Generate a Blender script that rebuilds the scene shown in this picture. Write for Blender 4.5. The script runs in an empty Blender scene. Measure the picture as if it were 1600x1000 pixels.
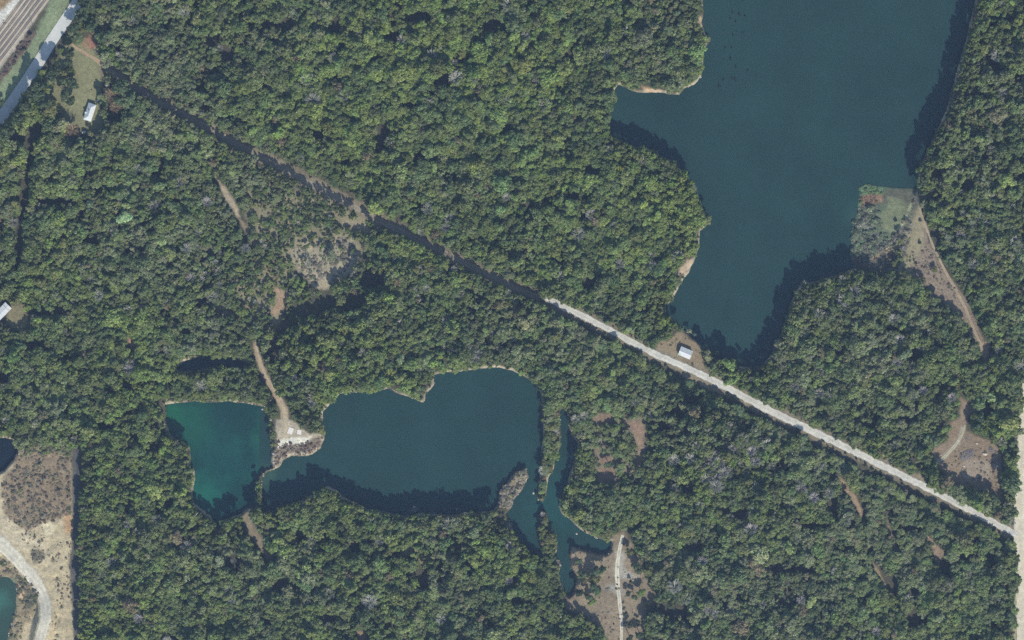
import bpy, math, random
import numpy as np
from mathutils import Vector

SC = bpy.context.scene
COL = SC.collection
MPP = 0.6                                   # metres per photo pixel
def W(px, py): return ((px - 800.0) * MPP, (500.0 - py) * MPP)

# ------------------------------------------------------------------ camera, sky, sun
CAM_H = 2600.0
cam_d = bpy.data.cameras.new('aerial_camera'); cam = bpy.data.objects.new('aerial_camera', cam_d); COL.objects.link(cam)
cam.location = (0, 0, CAM_H); cam.rotation_euler = (0, 0, 0)
cam_d.sensor_width = 36.0; cam_d.lens = 36.0 * CAM_H / 960.0
cam_d.clip_start = 10; cam_d.clip_end = 6000
SC.camera = cam
SUN_AZ, SUN_EL = 159.0, 37.0                # compass azimuth the light comes from, elevation
world = bpy.data.worlds.new('World'); SC.world = world; world.use_nodes = True
wn = world.node_tree; bg = wn.nodes['Background']
sky = wn.nodes.new('ShaderNodeTexSky'); sky.sky_type = 'NISHITA'; sky.sun_disc = False
sky.sun_elevation = math.radians(SUN_EL); sky.sun_rotation = math.radians(SUN_AZ)
sky.air_density = 1.2; sky.dust_density = 0.6
wn.links.new(sky.outputs[0], bg.inputs[0]); bg.inputs[1].default_value = 0.125
sun_d = bpy.data.lights.new('sun', 'SUN'); sun = bpy.data.objects.new('sun', sun_d); COL.objects.link(sun)
sun_d.energy = 4.7; sun_d.angle = math.radians(0.5); sun_d.color = (1.0, 0.93, 0.82)
_a, _e = math.radians(SUN_AZ), math.radians(SUN_EL)
sv = Vector((math.sin(_a) * math.cos(_e), math.cos(_a) * math.cos(_e), math.sin(_e)))
sun.rotation_euler = sv.to_track_quat('Z', 'Y').to_euler(); sun.location = sv * 500
SC.view_settings.view_transform = 'Standard'; SC.view_settings.look = 'None'
SC.view_settings.exposure = 0.35; SC.view_settings.gamma = 1.0; SC.view_settings.use_curve_mapping = False
SC.cycles.use_denoising = False; SC.cycles.max_bounces = 6; SC.cycles.diffuse_bounces = 3; SC.cycles.transparent_max_bounces = 4
SC.cycles.volume_bounces = 0
HAZE_DENSITY = 0.000028

rng = np.random.default_rng(11); random.seed(5)

# ------------------------------------------------------------------ numeric helpers
def lin(c):
    c = np.asarray(c, float) / 255.0
    return np.where(c <= 0.04045, c / 12.92, ((c + 0.055) / 1.055) ** 2.4)
def vnoise(x, y, s, seed):
    r = np.random.default_rng(seed); g = r.random((128, 128))
    u = np.asarray(x) / s + 40.3; v = np.asarray(y) / s + 40.7
    i = np.floor(u).astype(int); j = np.floor(v).astype(int); fu = u - i; fv = v - j
    fu = fu * fu * (3 - 2 * fu); fv = fv * fv * (3 - 2 * fv)
    i %= 128; j %= 128; i1 = (i + 1) % 128; j1 = (j + 1) % 128
    return (g[i, j] * (1 - fu) + g[i1, j] * fu) * (1 - fv) + (g[i, j1] * (1 - fu) + g[i1, j1] * fu) * fv
def fbm(x, y, s, seed, o=3):
    t = 0; a = 1; n = 0
    for k in range(o):
        t = t + a * vnoise(x, y, s / 2 ** k, seed + 17 * k); n += a; a *= 0.55
    return t / n
def inside(px, py, poly):
    P = np.asarray(poly, float); px = np.asarray(px, float); py = np.asarray(py, float)
    out = np.zeros(px.shape, bool); b = (px >= P[:, 0].min()) & (px <= P[:, 0].max()) & (py >= P[:, 1].min()) & (py <= P[:, 1].max())
    x = px[b]; y = py[b]; c = np.zeros(x.shape, bool)
    for k in range(len(P)):
        x0, y0 = P[k - 1]; x1, y1 = P[k]
        if y0 == y1: continue
        m = (y0 > y) != (y1 > y); c ^= m & (x < (x1 - x0) * (y - y0) / (y1 - y0) + x0)
    out[b] = c; return out
def dist_line(px, py, pts, closed=False, pad=30):
    P = np.asarray(pts, float); px = np.asarray(px, float); py = np.asarray(py, float)
    d = np.full(px.shape, 1e3); b = (px >= P[:, 0].min() - pad) & (px <= P[:, 0].max() + pad) & (py >= P[:, 1].min() - pad) & (py <= P[:, 1].max() + pad)
    x = px[b]; y = py[b]; dd = np.full(x.shape, 1e3)
    rngk = range(len(P)) if closed else range(1, len(P))
    for k in rngk:
        x0, y0 = P[k - 1]; x1, y1 = P[k]; dx, dy = x1 - x0, y1 - y0; L = dx * dx + dy * dy + 1e-9
        t = np.clip(((x - x0) * dx + (y - y0) * dy) / L, 0, 1)
        dd = np.minimum(dd, np.hypot(x - x0 - t * dx, y - y0 - t * dy))
    d[b] = dd; return d
def sdf(px, py, poly, pad=30):              # negative inside
    d = dist_line(px, py, poly, True, pad); ins = inside(px, py, poly)
    return np.where(ins, -d, d)
def sstep(a, b, x):
    t = np.clip((x - a) / (b - a), 0, 1); return t * t * (3 - 2 * t)

# ------------------------------------------------------------------ outlines read off the photograph (pixels of the 1600 x 1000 photo)
MAIN_LAKE = [(1098,-90),(1098,0),(1099,22),(1096,34),(1100,48),(1105,58),(1107,66),(1099,76),(1099,96),(1096,118),(1086,130),(1070,136),(1061,147),(1045,146),(1035,143),(1012,143),(995,143),(980,137),(967,130),(960,137),(958,150),(955,160),(953,180),(952,200),
    (960,218),(990,228),(1030,246),(1060,262),(1076,276),(1086,292),(1092,312),(1099,330),(1112,342),(1105,351),(1093,360),(1092,385),(1084,408),(1076,425),(1064,440),(1057,455),(1052,466),(1040,478),(1040,492),(1055,506),(1068,516),(1084,528),(1096,540),(1106,552),(1128,566),(1160,574),(1188,574),(1206,556),
    (1218,530),(1228,500),(1238,470),(1252,446),(1290,436),(1320,428),(1334,418),(1328,400),(1331,380),(1336,350),(1340,320),(1344,292),(1352,286),(1385,290),(1432,293),(1436,276),(1440,258),(1450,236),(1460,216),(1470,196),(1479,175),(1485,155),(1493,128),(1500,100),(1508,75),(1515,45),(1521,18),(1528,-5),(1536,-90)]
MID_LAKE = [(503,658),(503,642),(519,627),(530,615),(560,612),(585,612),(605,606),(620,614),(645,622),(661,629),(665,615),(677,602),(678,586),(695,581),(720,580),(750,575),(780,574),(800,578),(820,588),(835,600),(845,612),(848,640),(850,690),(846,700),(848,722),(844,745),(842,762),(839,779),(848,784),(853,770),(856,746),(863,737),(867,722),(869,710),(875,700),(877,680),(874,662),(875,640),
    (881,636),(886,645),(889,662),(893,680),(903,690),(903,702),(898,722),(890,745),(886,762),(877,775),(873,790),(878,803),(895,815),(905,825),(925,838),(945,845),(957,845),(955,860),(945,868),(925,863),(905,858),(893,856),(890,868),(893,885),(900,900),(897,925),(888,934),(881,922),(874,906),(872,896),(877,884),(868,868),(871,850),(867,838),(858,820),(853,800),(844,797),(840,830),(844,855),(850,875),
    (838,870),(822,856),(808,840),(798,822),(791,802),(798,794),(802,780),(815,765),(825,746),(822,732),(806,738),(796,750),(781,770),(779,788),(770,800),(730,802),(700,806),(660,803),(645,806),(620,806),(600,800),(575,797),(558,788),(540,780),(525,768),(510,760),(490,772),(470,784),(450,790),(430,798),(411,800),(410,780),(409,760),(408,746),(415,738),(428,733),(436,729),(441,719),(455,711),(475,713),(490,708),(500,700),(505,686),(508,673),(502,664)]
GREEN_LAKE = [(258,632),(280,629),(305,627),(330,628),(360,627),(385,630),(400,633),(415,636),(419,650),(421,680),(424,700),(423,722),(426,732),(412,737),(403,746),(400,760),(401,792),(385,797),(372,806),(350,812),(338,830),(328,806),(312,794),(302,786),(299,770),(303,750),(303,736),(297,725),(296,700),(285,690),(270,685),(262,675),(258,655)]
PIT_POND = [(272,576),(290,562),(312,556),(345,556),(370,561),(384,566),(378,574),(345,572),(310,578),(284,582)]
QUARRY_POND = [(-60,905),(5,903),(13,905),(22,913),(23,932),(21,958),(13,984),(4,1012),(-60,1030)]
DARK_POND = [(-60,690),(6,684),(18,686),(26,697),(27,709),(18,722),(6,736),(-60,760)]
LAKES = [MAIN_LAKE, MID_LAKE, GREEN_LAKE, PIT_POND, QUARRY_POND, DARK_POND]
WATER_Z = -5.0
MARSH = [(1326,404),(1330,380),(1335,350),(1339,320),(1343,290),(1352,285),(1385,289),(1434,292),(1428,312),(1414,340),(1400,362),(1392,385),(1398,400),(1385,425),(1350,425),(1335,420)]
QUARRY_LOW = [(-120,868),(8,868),(28,890),(50,908),(61,925),(62,940),(58,958),(48,985),(43,1030),(-120,1030)]
DIAG = [(166,108),(190,122),(215,138),(245,157),(275,173),(310,192),(350,214),(400,241),(450,267),(500,294),(550,321),(590,344),(620,358),(650,373),(700,398),(750,423),(800,448),(850,470),(900,489),(950,514),(1000,541),(1030,556),(1060,569),(1100,587),(1150,613),(1200,640),(1250,664),(1300,688),(1350,713),(1400,738),(1450,763),(1500,789),(1550,815),(1590,836)]
PAVED = [(165,-75),(140,-30),(116,12),(98,38),(78,68),(62,95),(41,127),(20,158),(-2,190),(-45,250)]
SAND_ROAD = [(1612,500),(1608,560),(1603,620),(1599,680),(1596,740),(1595,800),(1595,870),(1598,930),(1599,1010),(1600,1090)]
HAUL = [(-60,815),(-10,843),(12,860),(30,880),(48,900),(62,920),(71,942),(73,965),(66,990),(60,1020),(60,1070)]
HAUL2 = None
CLEAR_PATH = [(973,836),(970,848),(966,870),(964,890),(965,912),(968,940),(971,970),(971,1000),(972,1080)]
EAST_PATH = [(1433,300),(1438,330),(1446,352),(1458,385),(1475,420),(1492,450),(1508,480),(1520,510),(1533,540),(1541,568)]

# ground patches: (sRGB as lit in the photo, soft edge px, outline, tree density inside)
YARD = [(104,70),(124,66),(146,78),(160,98),(160,130),(154,152),(153,170),(161,198),(152,216),(135,212),(120,205),(105,192),(92,182),(72,178),(56,160),(44,142),(68,125),(86,100)]
LAWN = [(106,74),(124,68),(146,80),(160,98),(160,130),(154,150),(153,170),(163,200),(152,212),(140,200),(128,200),(128,158),(124,190),(118,196),(104,184),(112,160),(106,140),(122,128),(118,108),(112,92)]
PATCH = [
 ((140,124,96), 3, [(779,790),(781,770),(796,750),(805,737),(823,731),(826,746),(815,766),(802,781),(798,797)], 0.0),
 ((128,124,84), 3, YARD, 0.13),
 ((134,132,90), 3, LAWN, 0.0),
 ((120,124,84), 3, [(44,140),(52,134),(60,150),(66,162),(56,160)], 0.0),
 ((150,120,88), 3, [(128,60),(150,56),(152,76),(140,78),(128,70)], 0.0),
 ((160,108,82), 2, [(137,55),(145,57),(150,74),(143,76),(139,68)], 0.0),
 ((128,140,100), 4, [(72,-60),(150,-60),(112,-5),(96,28),(46,104),(0,176),(-60,250),(-60,160),(0,130),(40,72),(58,46),(76,10)], 0.0),
 ((122,100,88), 2, [(48,46),(56,54),(40,78),(16,108),(-20,150),(-60,190),(-60,160),(0,118),(30,68)], 0.0),
 ((176,164,148), 2, [(-60,105),(-60,-60),(100,-60),(76,0),(56,28),(36,60),(10,95),(-20,132),(-60,180)], 0.0),
 ((205,200,188), 3, [(-60,70),(-60,62),(0,18),(20,0),(50,-40),(62,-40),(34,0),(0,40)], 0.0),
 ((150,124,84), 3, [(-60,60),(-60,-60),(40,-60),(20,-2),(0,16)], 0.0),
 ((134,124,86), 2, [(14,477),(36,476),(41,492),(48,510),(30,518),(18,512),(10,500)], 0.0),
 ((172,134,106), 2, [(5,314),(18,312),(20,322),(10,334),(4,328)], 0.1),
 ((160,130,108), 2, [(0,340),(10,338),(8,352),(0,356)], 0.1),
 ((172,154,124), 2, [(340,280),(352,292),(362,308),(372,326),(375,340),(370,340),(360,322),(348,304)], 0.0),
 ((150,128,98), 2, [(372,340),(380,346),(390,362),(402,384),(397,386),(386,368)], 0.1),
 ((140,130,100), 5, [(395,292),(420,300),(470,310),(480,322),(440,322),(400,312)], 0.45),
 ((136,122,96), 5, [(925,645),(1012,650),(1008,700),(1000,760),(930,765)], 0.62),
 ((140,130,100), 5, [(330,455),(440,455),(440,505),(410,530),(340,510)], 0.55),
 ((142,132,98), 6, [(372,282),(430,290),(520,305),(600,352),(566,400),(470,396),(450,440),(350,505),(340,470),(400,400)], 0.66),
 ((160,148,118), 6, [(452,388),(480,378),(530,366),(556,374),(562,398),(552,424),(522,446),(500,452),(480,440),(462,420)], 0.09),
 ((168,152,120), 3, [(474,420),(478,428),(510,424),(548,412),(552,424),(520,446),(505,454),(486,444)], 0.0),
 ((160,144,112), 2, [(533,342),(556,346),(572,352),(579,366),(572,362),(556,354),(538,354)], 0.0),
 ((164,134,100), 3, [(430,448),(444,455),(455,462),(446,478),(430,494),(424,490),(432,468)], 0.05),
 ((150,130,98), 4, [(346,480),(372,472),(396,476),(420,488),(414,500),(380,494),(352,492)], 0.35),
 ((174,150,118), 2, [(397,528),(404,540),(408,560),(416,580),(428,600),(438,618),(450,640),(452,664),(440,664),(438,640),(424,612),(410,590),(402,566),(396,546)], 0.0),
 ((176,162,136), 2, [(430,655),(455,655),(470,668),(484,678),(500,676),(506,686),(498,702),(480,712),(455,711),(440,718),(430,732),(424,722),(432,704),(434,690),(432,672)], 0.0),
 ((140,122,100), 3, [(440,690),(455,694),(470,694),(490,684),(504,682),(500,700),(482,708),(458,706),(442,712),(432,722),(430,710)], 0.05),
 ((214,206,186), 1.5, [(446,682),(482,684),(484,680),(488,682),(478,692),(462,696),(440,696),(434,700),(434,692)], 0.0),
 ((176,140,104), 2, [(199,526),(209,532),(213,546),(206,548),(200,538)], 0.0),
 # quarry
 ((186,168,130), 4, [(-100,700),(20,700),(60,700),(112,700),(114,760),(113,850),(108,880),(112,930),(116,970),(116,1080),(-100,1080)], 0.0),
 ((142,122,94), 4, [(28,706),(70,700),(112,704),(113,760),(111,800),(90,812),(60,818),(45,832),(20,815),(4,800),(3,760),(10,735),(24,722)], 0.0),
 ((196,178,142), 3, [(-60,780),(4,780),(5,804),(25,820),(48,838),(70,850),(82,868),(70,880),(56,876),(44,862),(20,848),(-60,820)], 0.0),
 ((208,192,152), 2, [(64,818),(80,816),(90,822),(84,834),(76,838),(68,834)], 0.0),
 ((132,120,92), 3, [(46,858),(66,860),(70,870),(62,880),(52,880)], 0.0),
 ((180,142,98), 3, [(100,802),(112,800),(114,832),(106,838),(100,824)], 0.0),
 ((150,132,98), 4, [(-100,868),(8,868),(28,890),(54,912),(61,930),(56,958),(40,975),(24,1010),(-100,1030)], 0.0),
 ((196,160,118), 2, [(28,912),(40,918),(38,934),(30,940),(27,926)], 0.0),
 ((98,100,84), 3, [(38,928),(58,926),(58,944),(44,952),(37,942)], 0.0),
 ((112,116,88), 3, [(10,902),(24,905),(28,930),(22,960),(14,985),(22,1000),(6,1012),(20,958),(22,930)], 0.0),
 ((92,90,86), 2, [(113,700),(123,700),(124,780),(123,900),(124,1080),(115,1080),(115,960),(110,905),(110,870),(114,850)], 0.0),
 ((140,124,96), 3, [(380,798),(390,800),(398,824),(412,846),(426,868),(424,886),(418,876),(402,852),(386,828),(380,812)], 0.0),
 ((150,140,100), 3, [(622,852),(645,852),(658,862),(672,866),(676,886),(662,884),(650,872),(630,868)], 0.3),
 ((160,110,84), 2, [(600,965),(608,972),(613,980),(604,976)], 0.0),
 ((150,126,92), 2, [(558,985),(570,986),(575,1005),(560,1005)], 0.0),
 # middle clearings
 ((142,118,92), 3, [(928,654),(936,648),(955,646),(968,652),(966,660),(948,660),(936,662)], 0.0),
 ((152,122,98), 2, [(980,662),(990,658),(1006,664),(1004,690),(1001,726),(997,728),(998,700),(990,676)], 0.0),
 ((138,112,90), 3, [(934,714),(946,708),(956,718),(964,736),(962,752),(938,752),(936,738),(942,726)], 0.0),
 ((144,126,100), 3, [(958,836),(974,830),(988,850),(1002,880),(1012,905),(1023,925),(1020,942),(1008,955),(1004,975),(1010,1060),(958,1060),(950,1000),(938,982),(915,962),(895,956),(882,946),(886,932),(900,926),(900,900),(893,885),(890,868),(892,856),(905,858),(925,863),(945,868),(956,858)], 0.0),
 ((148,128,98), 2, [(892,855),(906,860),(926,865),(944,872),(930,874),(908,868),(896,864)], 0.0),
 ((168,160,144), 4, [(962,862),(974,862),(976,890),(998,900),(994,906),(972,904),(960,900)], 0.0),
 ((158,150,134), 3, [(944,915),(968,912),(978,930),(966,930)], 0.0),
 # cabin lot and road verges
 ((146,126,94), 2, [(1022,545),(1034,532),(1048,530),(1058,518),(1066,520),(1082,532),(1094,540),(1097,556),(1102,576),(1110,590),(1060,568),(1030,552)], 0.0),
 ((164,146,110), 3, [(1060,574),(1085,584),(1110,598),(1136,606),(1130,616),(1112,612),(1098,604),(1072,590)], 0.0),
 ((140,126,96), 3, [(1200,640),(1240,648),(1262,662),(1240,660)], 0.2),
 # east track and right-hand clearing
 ((140,122,102), 2, [(1430,300),(1436,330),(1447,350),(1450,375),(1470,410),(1497,450),(1516,480),(1532,520),(1546,550),(1543,574),(1535,560),(1525,535),(1500,500),(1480,478),(1460,458),(1440,440),(1412,428),(1406,414),(1420,400),(1424,370),(1430,340)], 0.0),
 ((158,140,112), 2, [(1430,298),(1434,320),(1440,342),(1450,356),(1449,366),(1440,352),(1432,336)], 0.0),
 ((170,142,116), 2, [(1528,534),(1546,534),(1545,552),(1538,566),(1534,552)], 0.0),
 ((144,122,96), 2, [(1500,620),(1514,630),(1527,640),(1512,650),(1509,674),(1530,682),(1545,688),(1560,698),(1566,720),(1564,760),(1568,782),(1560,792),(1552,776),(1530,764),(1505,764),(1485,758),(1478,742),(1466,730),(1455,706),(1465,697),(1480,690),(1482,662),(1500,650)], 0.0),
 ((158,146,122), 2, [(1502,665),(1509,668),(1500,694),(1482,712),(1466,726),(1462,720),(1480,704),(1494,688)], 0.0),
 ((150,132,110), 4, [(1504,720),(1530,716),(1550,724),(1550,750),(1520,752),(1500,744)], 0.0),
 ((170,152,118), 2, [(1411,738),(1442,742),(1442,752),(1420,748)], 0.0),
 ((160,134,102), 2, [(1302,738),(1314,746),(1328,760),(1338,776),(1348,798),(1349,816),(1344,806),(1334,788),(1318,766)], 0.0),
 ((150,130,96), 2, [(1364,876),(1372,888),(1384,914),(1392,930),(1387,928),(1376,908),(1366,888)], 0.0),
 ((150,130,100), 2, [(1386,806),(1390,826),(1398,850),(1406,862),(1398,862),(1390,842)], 0.0),
 ((156,132,106), 2, [(1446,832),(1456,842),(1470,858),(1486,874),(1478,874),(1470,868),(1467,884),(1459,872),(1458,858)], 0.0),
 ((142,124,100), 2, [(1454,774),(1464,784),(1478,812),(1474,812),(1460,792)], 0.1),
 ((206,196,170), 3, [(1602,588),(1624,560),(1624,1090),(1594,1090),(1593,900),(1587,850),(1586,770),(1592,690)], 0.0),
 ((170,162,118), 3, [(1582,900),(1590,930),(1590,1090),(1580,1090),(1584,960)], 0.1),
 ((176,146,112), 2, [(1092,26),(1100,28),(1100,44),(1094,42),(1088,36)], 0.0),
 ((186,150,110), 2, [(1002,134),(1020,138),(1036,140),(1034,146),(1010,144),(1004,140)], 0.0),
 ((196,168,136), 2, [(1062,418),(1074,406),(1084,404),(1084,412),(1072,424),(1060,430)], 0.0),
 # marsh square
 ((150,138,104), 3, [(1390,378),(1404,358),(1426,318),(1432,312),(1440,345),(1444,380),(1424,420),(1404,432),(1388,424)], 0.07),
 ((92,106,80), 3, MARSH, 0.0),
 ((92,92,76), 3, [(1375,295),(1434,296),(1426,322),(1400,330),(1380,316)], 0.0),
 ((122,128,92), 4, [(1390,308),(1414,312),(1418,330),(1406,352),(1394,366),(1376,356),(1378,336),(1388,322)], 0.0),
 ((122,124,98), 3, [(1394,372),(1402,360),(1414,340),(1426,316),(1433,298),(1432,318),(1420,340),(1408,360),(1398,374)], 0.0),
 ((188,182,128), 2, [(1392,376),(1402,360),(1414,340),(1427,312),(1430,314),(1420,340),(1408,360),(1399,374)], 0.0),
 ((138,108,84), 3, [(1347,306),(1358,302),(1378,304),(1379,314),(1366,320),(1352,324),(1345,318)], 0.0),
 ((92,124,88), 3, [(1341,296),(1350,286),(1384,290),(1380,300),(1350,304),(1342,326)], 0.0),
 ((84,116,84), 4, [(1332,380),(1350,350),(1360,370),(1358,395),(1340,400),(1330,396)], 0.0),
 ((136,122,92), 4, [(1352,396),(1376,384),(1392,390),(1388,420),(1356,420)], 0.0),
]
# tree-free or thin strips along lines: (points, half width, density)
STRIPS = [
 ([(48,225),(45,280),(40,318),(33,350),(32,415)], 8.5, 0.0), ([(1424,940),(1418,1010)], 6, 0.0),
 ([(121,698),(121,1080)], 5.5, 0.0),
 ([(1003,664),(1001,700),(1000,730)], 2, 0.0), (CLEAR_PATH, 4, 0.0), (EAST_PATH, 4, 0.0),
 ([(1420,958),(1416,1010)], 5, 0.0),
 ([(1476,560),(1530,610)], 2, 0.5),
 ([(1350,816),(1352,856),(1366,884)], 1.5, 0.0),
 ([(1386,916),(1410,958)], 2, 0.0),
 ([(960,840),(1000,870),(1010,900)], 1, 0.3), ([(1348,800),(1350,850),(1368,886),(1388,925),(1412,962)], 2.2, 0.0), ([(1386,806),(1391,836),(1404,860)], 2.5, 0), ([(1454,774),(1478,812)], 2, 0), ([(1413,814),(1446,832),(1470,868)], 2.5, 0),
]

GAPS = [(85,315,30,9),(90,372,22,7),(140,378,16,10),(75,488,34,10),(60,540,24,12),(8,590,16,12),(250,265,12,16),(275,312,10,8),(1430,555,18,13),(1415,655,30,6),(1350,662,20,7),(1255,660,12,9),(525,42,9,18),(440,42,18,14),(430,68,12,10),(655,28,24,12),(612,62,14,16),
 (775,42,22,12),(722,92,14,8),(688,128,18,13),(640,165,18,9),(600,208,14,16),(500,210,14,10),(595,232,12,10),(790,205,14,12),(325,72,9,9),(355,85,10,12),(432,70,8,12),(885,20,12,16),(890,90,8,12),(925,268,16,10),(875,405,8,16),(925,440,22,14),(830,330,8,14),(655,245,12,14),(700,275,14,14),(180,175,14,22),(175,140,14,14),(120,215,22,8),(60,205,16,14),(25,215,16,12),
 (200,600,10,14),(175,610,12,6),(165,665,12,10),(215,680,12,8),(240,700,14,8),(125,730,8,16),(130,760,8,16),(445,915,24,12),(655,905,20,22),(620,865,14,8),(560,855,14,12),(470,835,12,10),(510,965,18,8),(1080,855,20,10),(1040,950,34,12),(1210,885,16,10),(1145,800,24,8),(1300,790,10,16),(1345,930,16,6),(1390,905,14,12),(1430,920,14,12),(1475,890,12,18),(1500,870,16,12),(1525,845,16,10),(1545,870,10,20),(1440,968,14,10),
 (1350,800,8,10),(1390,800,18,6),(1420,825,22,6),(1270,820,26,6),(1250,890,30,6),(550,470,26,16),(520,470,30,14),(580,440,22,14),(480,485,26,12),(440,500,14,20),(428,545,10,24),(560,400,14,16),(1085,625,20,9),(1060,645,16,9),(1030,665,16,10),(1010,690,10,16),(1075,760,12,16),(1540,640,8,14),(1560,760,9,40),(1565,850,10,12),(1530,60,8,14),(1555,110,12,10),(1570,30,12,10),(1590,120,10,10),(1510,290,12,10),(1450,310,10,14),(1460,270,10,12),(700,420,10,8)]
# ------------------------------------------------------------------ terrain height and soil colour on a grid
GX0, GX1, GY0, GY1, GS = -110.0, 1710.0, -90.0, 1090.0, 2.4      # photo pixels
gx = np.arange(GX0, GX1 + GS, GS); gy = np.arange(GY0, GY1 + GS, GS)
PX, PY = np.meshgrid(gx, gy, indexing='ij')
wob = (fbm(PX, PY, 9, 3, 3) - 0.5) * 5.0
shore = np.full(PX.shape, 1e3)
for L in LAKES: shore = np.minimum(shore, sdf(PX, PY, L))
shore_raw = shore.copy()
shore = shore + wob * 0.55
H = (fbm(PX, PY, 60, 7, 4) - 0.5) * 1.6
m = sdf(PX, PY, MARSH) + wob * 0.9
H = H * sstep(0, 10, m) + (-4.45 + (fbm(PX, PY, 7, 8, 2) - .5) * 0.5) * (1 - sstep(-2, 14, m))
q = sdf(PX, PY, QUARRY_LOW) + wob * 0.5
H = np.where(q < 9, H * sstep(-2, 3, q) + (-3.8 + 1.4 * (fbm(PX, PY, 12, 9, 3) - .4)) * (1 - sstep(-2, 3, q)), H)
bank = sstep(-2.5, 2.5, shore)
H = H * bank + (-7.5) * (1 - bank)
qm = (1 - sstep(112, 116, PX)) * sstep(700, 715, PY) * (shore > 3); H = H + qm * ((fbm(PX, PY, 9, 41, 3) - .5) * 1.9)
PITS = [((82,873),3,4.5),((88,903),4,3.5),((95,945),2.8,6),((91,966),3,7),((88,991),4,3),((86,1000),3,2),((1510,712),7,5)]
for (cx, cy), rx, ry in PITS[:6]:
    r = np.hypot((PX - cx) / rx, (PY - cy) / ry); H -= 2.6 * (1 - sstep(0.5, 1.15, r))
haul_d = dist_line(PX, PY, HAUL); H = H * sstep(9, 16, haul_d) + (0.25 + 4.0 * sstep(925, 975, PY)) * (1 - sstep(9, 16, haul_d))
for line, hw in ((DIAG, 12), (PAVED, 14), (SAND_ROAD, 14)):
    d = dist_line(PX, PY, line); H *= 0.35 + 0.65 * sstep(hw * .6, hw * 1.8, d)
def height(px, py):
    u = np.clip((np.asarray(px) - GX0) / GS, 0, len(gx) - 1.001); v = np.clip((np.asarray(py) - GY0) / GS, 0, len(gy) - 1.001)
    i = u.astype(int); j = v.astype(int); fu = u - i; fv = v - j
    return (H[i, j] * (1 - fu) + H[i + 1, j] * fu) * (1 - fv) + (H[i, j + 1] * (1 - fu) + H[i + 1, j + 1] * fu) * fv
SOIL_GAIN = 0.80
litter = lin((84,78,62))
n1 = fbm(PX, PY, 40, 21, 3)[..., None]
C = litter * (0.75 + 0.5 * n1) * np.array([1, 1.0 + 0.0, 1])
C = C * (1 - 0.35 * n1) + lin((78,90,58)) * 0.35 * n1
wob2 = (fbm(PX, PY, 6, 31, 3) - 0.5) * 7
for col, soft, poly, dens in PATCH:
    d = sdf(PX, PY, poly) + wob2 * min(1.0, soft / 3.0)
    a = (1 - sstep(-soft, soft, d))[..., None]
    tone = 0.70 + 0.34 * fbm(PX, PY, 22, int(abs(col[0] * 7 + col[2])), 3)[..., None] + .28 * fbm(PX, PY, 6, int(abs(col[0] * 3 + col[1])), 3)[..., None]
    C = C * (1 - a) + lin(col) * tone * a
dd = dist_line(PX, PY, DIAG)                                        # verge of the diagonal road, brown soil
a = ((1 - sstep(9, 15, dd + wob2)) )[..., None] * 0.9
C = C * (1 - a) + lin((138,124,98)) * (0.7 + 0.6 * fbm(PX, PY, 18, 77, 3)[..., None]) * a
a = ((1 - sstep(1.0, 4.0, shore + wob2 * 0.5)) * ((fbm(PX, PY, 22, 5, 3) - .40) * 4).clip(0, 1))[..., None]
a = a * (sstep(2, 8, np.abs(m) + 0 * m))[..., None]
C = C * (1 - a) + lin((172,156,128)) * a
def mute(c, k=.18):
    g_ = (c * np.array([.3, .5, .2])).sum(-1, keepdims=True); return (c * (1 - k) + g_ * k) * np.array([.955, 1.0, .99])
C = np.clip(mute(C) * SOIL_GAIN, 0.01, 0.7)

# ------------------------------------------------------------------ material helpers
def new_mat(name):
    mt = bpy.data.materials.new(name); mt.use_nodes = True; nt = mt.node_tree
    b = nt.nodes['Principled BSDF']; b.inputs['Roughness'].default_value = 0.9
    b.inputs['Specular IOR Level'].default_value = 0.15
    return mt, nt, b
def N(nt, t, **k):
    n = nt.nodes.new(t)
    for a_, v in k.items(): setattr(n, a_, v)
    return n
def grain(nt, src, scales=((0.9, 0.35), (0.25, 0.25)), lo=0.75, hi=1.3):
    tc = N(nt, 'ShaderNodeTexCoord'); cur = src
    for sc_, amt in scales:
        no = N(nt, 'ShaderNodeTexNoise'); no.inputs['Scale'].default_value = sc_; no.inputs['Detail'].default_value = 4
        nt.links.new(tc.outputs['Object'], no.inputs['Vector'])
        mr = N(nt, 'ShaderNodeMapRange'); mr.inputs['From Min'].default_value = 0.3; mr.inputs['From Max'].default_value = 0.7
        mr.inputs['To Min'].default_value = 1 - amt; mr.inputs['To Max'].default_value = 1 + amt
        nt.links.new(no.outputs['Fac'], mr.inputs['Value'])
        vm = N(nt, 'ShaderNodeVectorMath', operation='SCALE'); nt.links.new(cur, vm.inputs[0]); nt.links.new(mr.outputs[0], vm.inputs['Scale'])
        cur = vm.outputs[0]
    return cur
def soil_mat(name, attr='soil', scales=((1.1, 0.30), (0.30, 0.18)), bump=0.4):
    mt, nt, b = new_mat(name)
    at = N(nt, 'ShaderNodeAttribute', attribute_name=attr)
    nt.links.new(grain(nt, at.outputs['Color'], scales), b.inputs['Base Color'])
    no = N(nt, 'ShaderNodeTexNoise'); no.inputs['Scale'].default_value = 0.8; no.inputs['Detail'].default_value = 5
    bp = N(nt, 'ShaderNodeBump'); bp.inputs['Strength'].default_value = bump; bp.inputs['Distance'].default_value = 1.0
    tc = N(nt, 'ShaderNodeTexCoord'); nt.links.new(tc.outputs['Object'], no.inputs['Vector'])
    nt.links.new(no.outputs['Fac'], bp.inputs['Height']); nt.links.new(bp.outputs[0], b.inputs['Normal'])
    return mt
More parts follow.
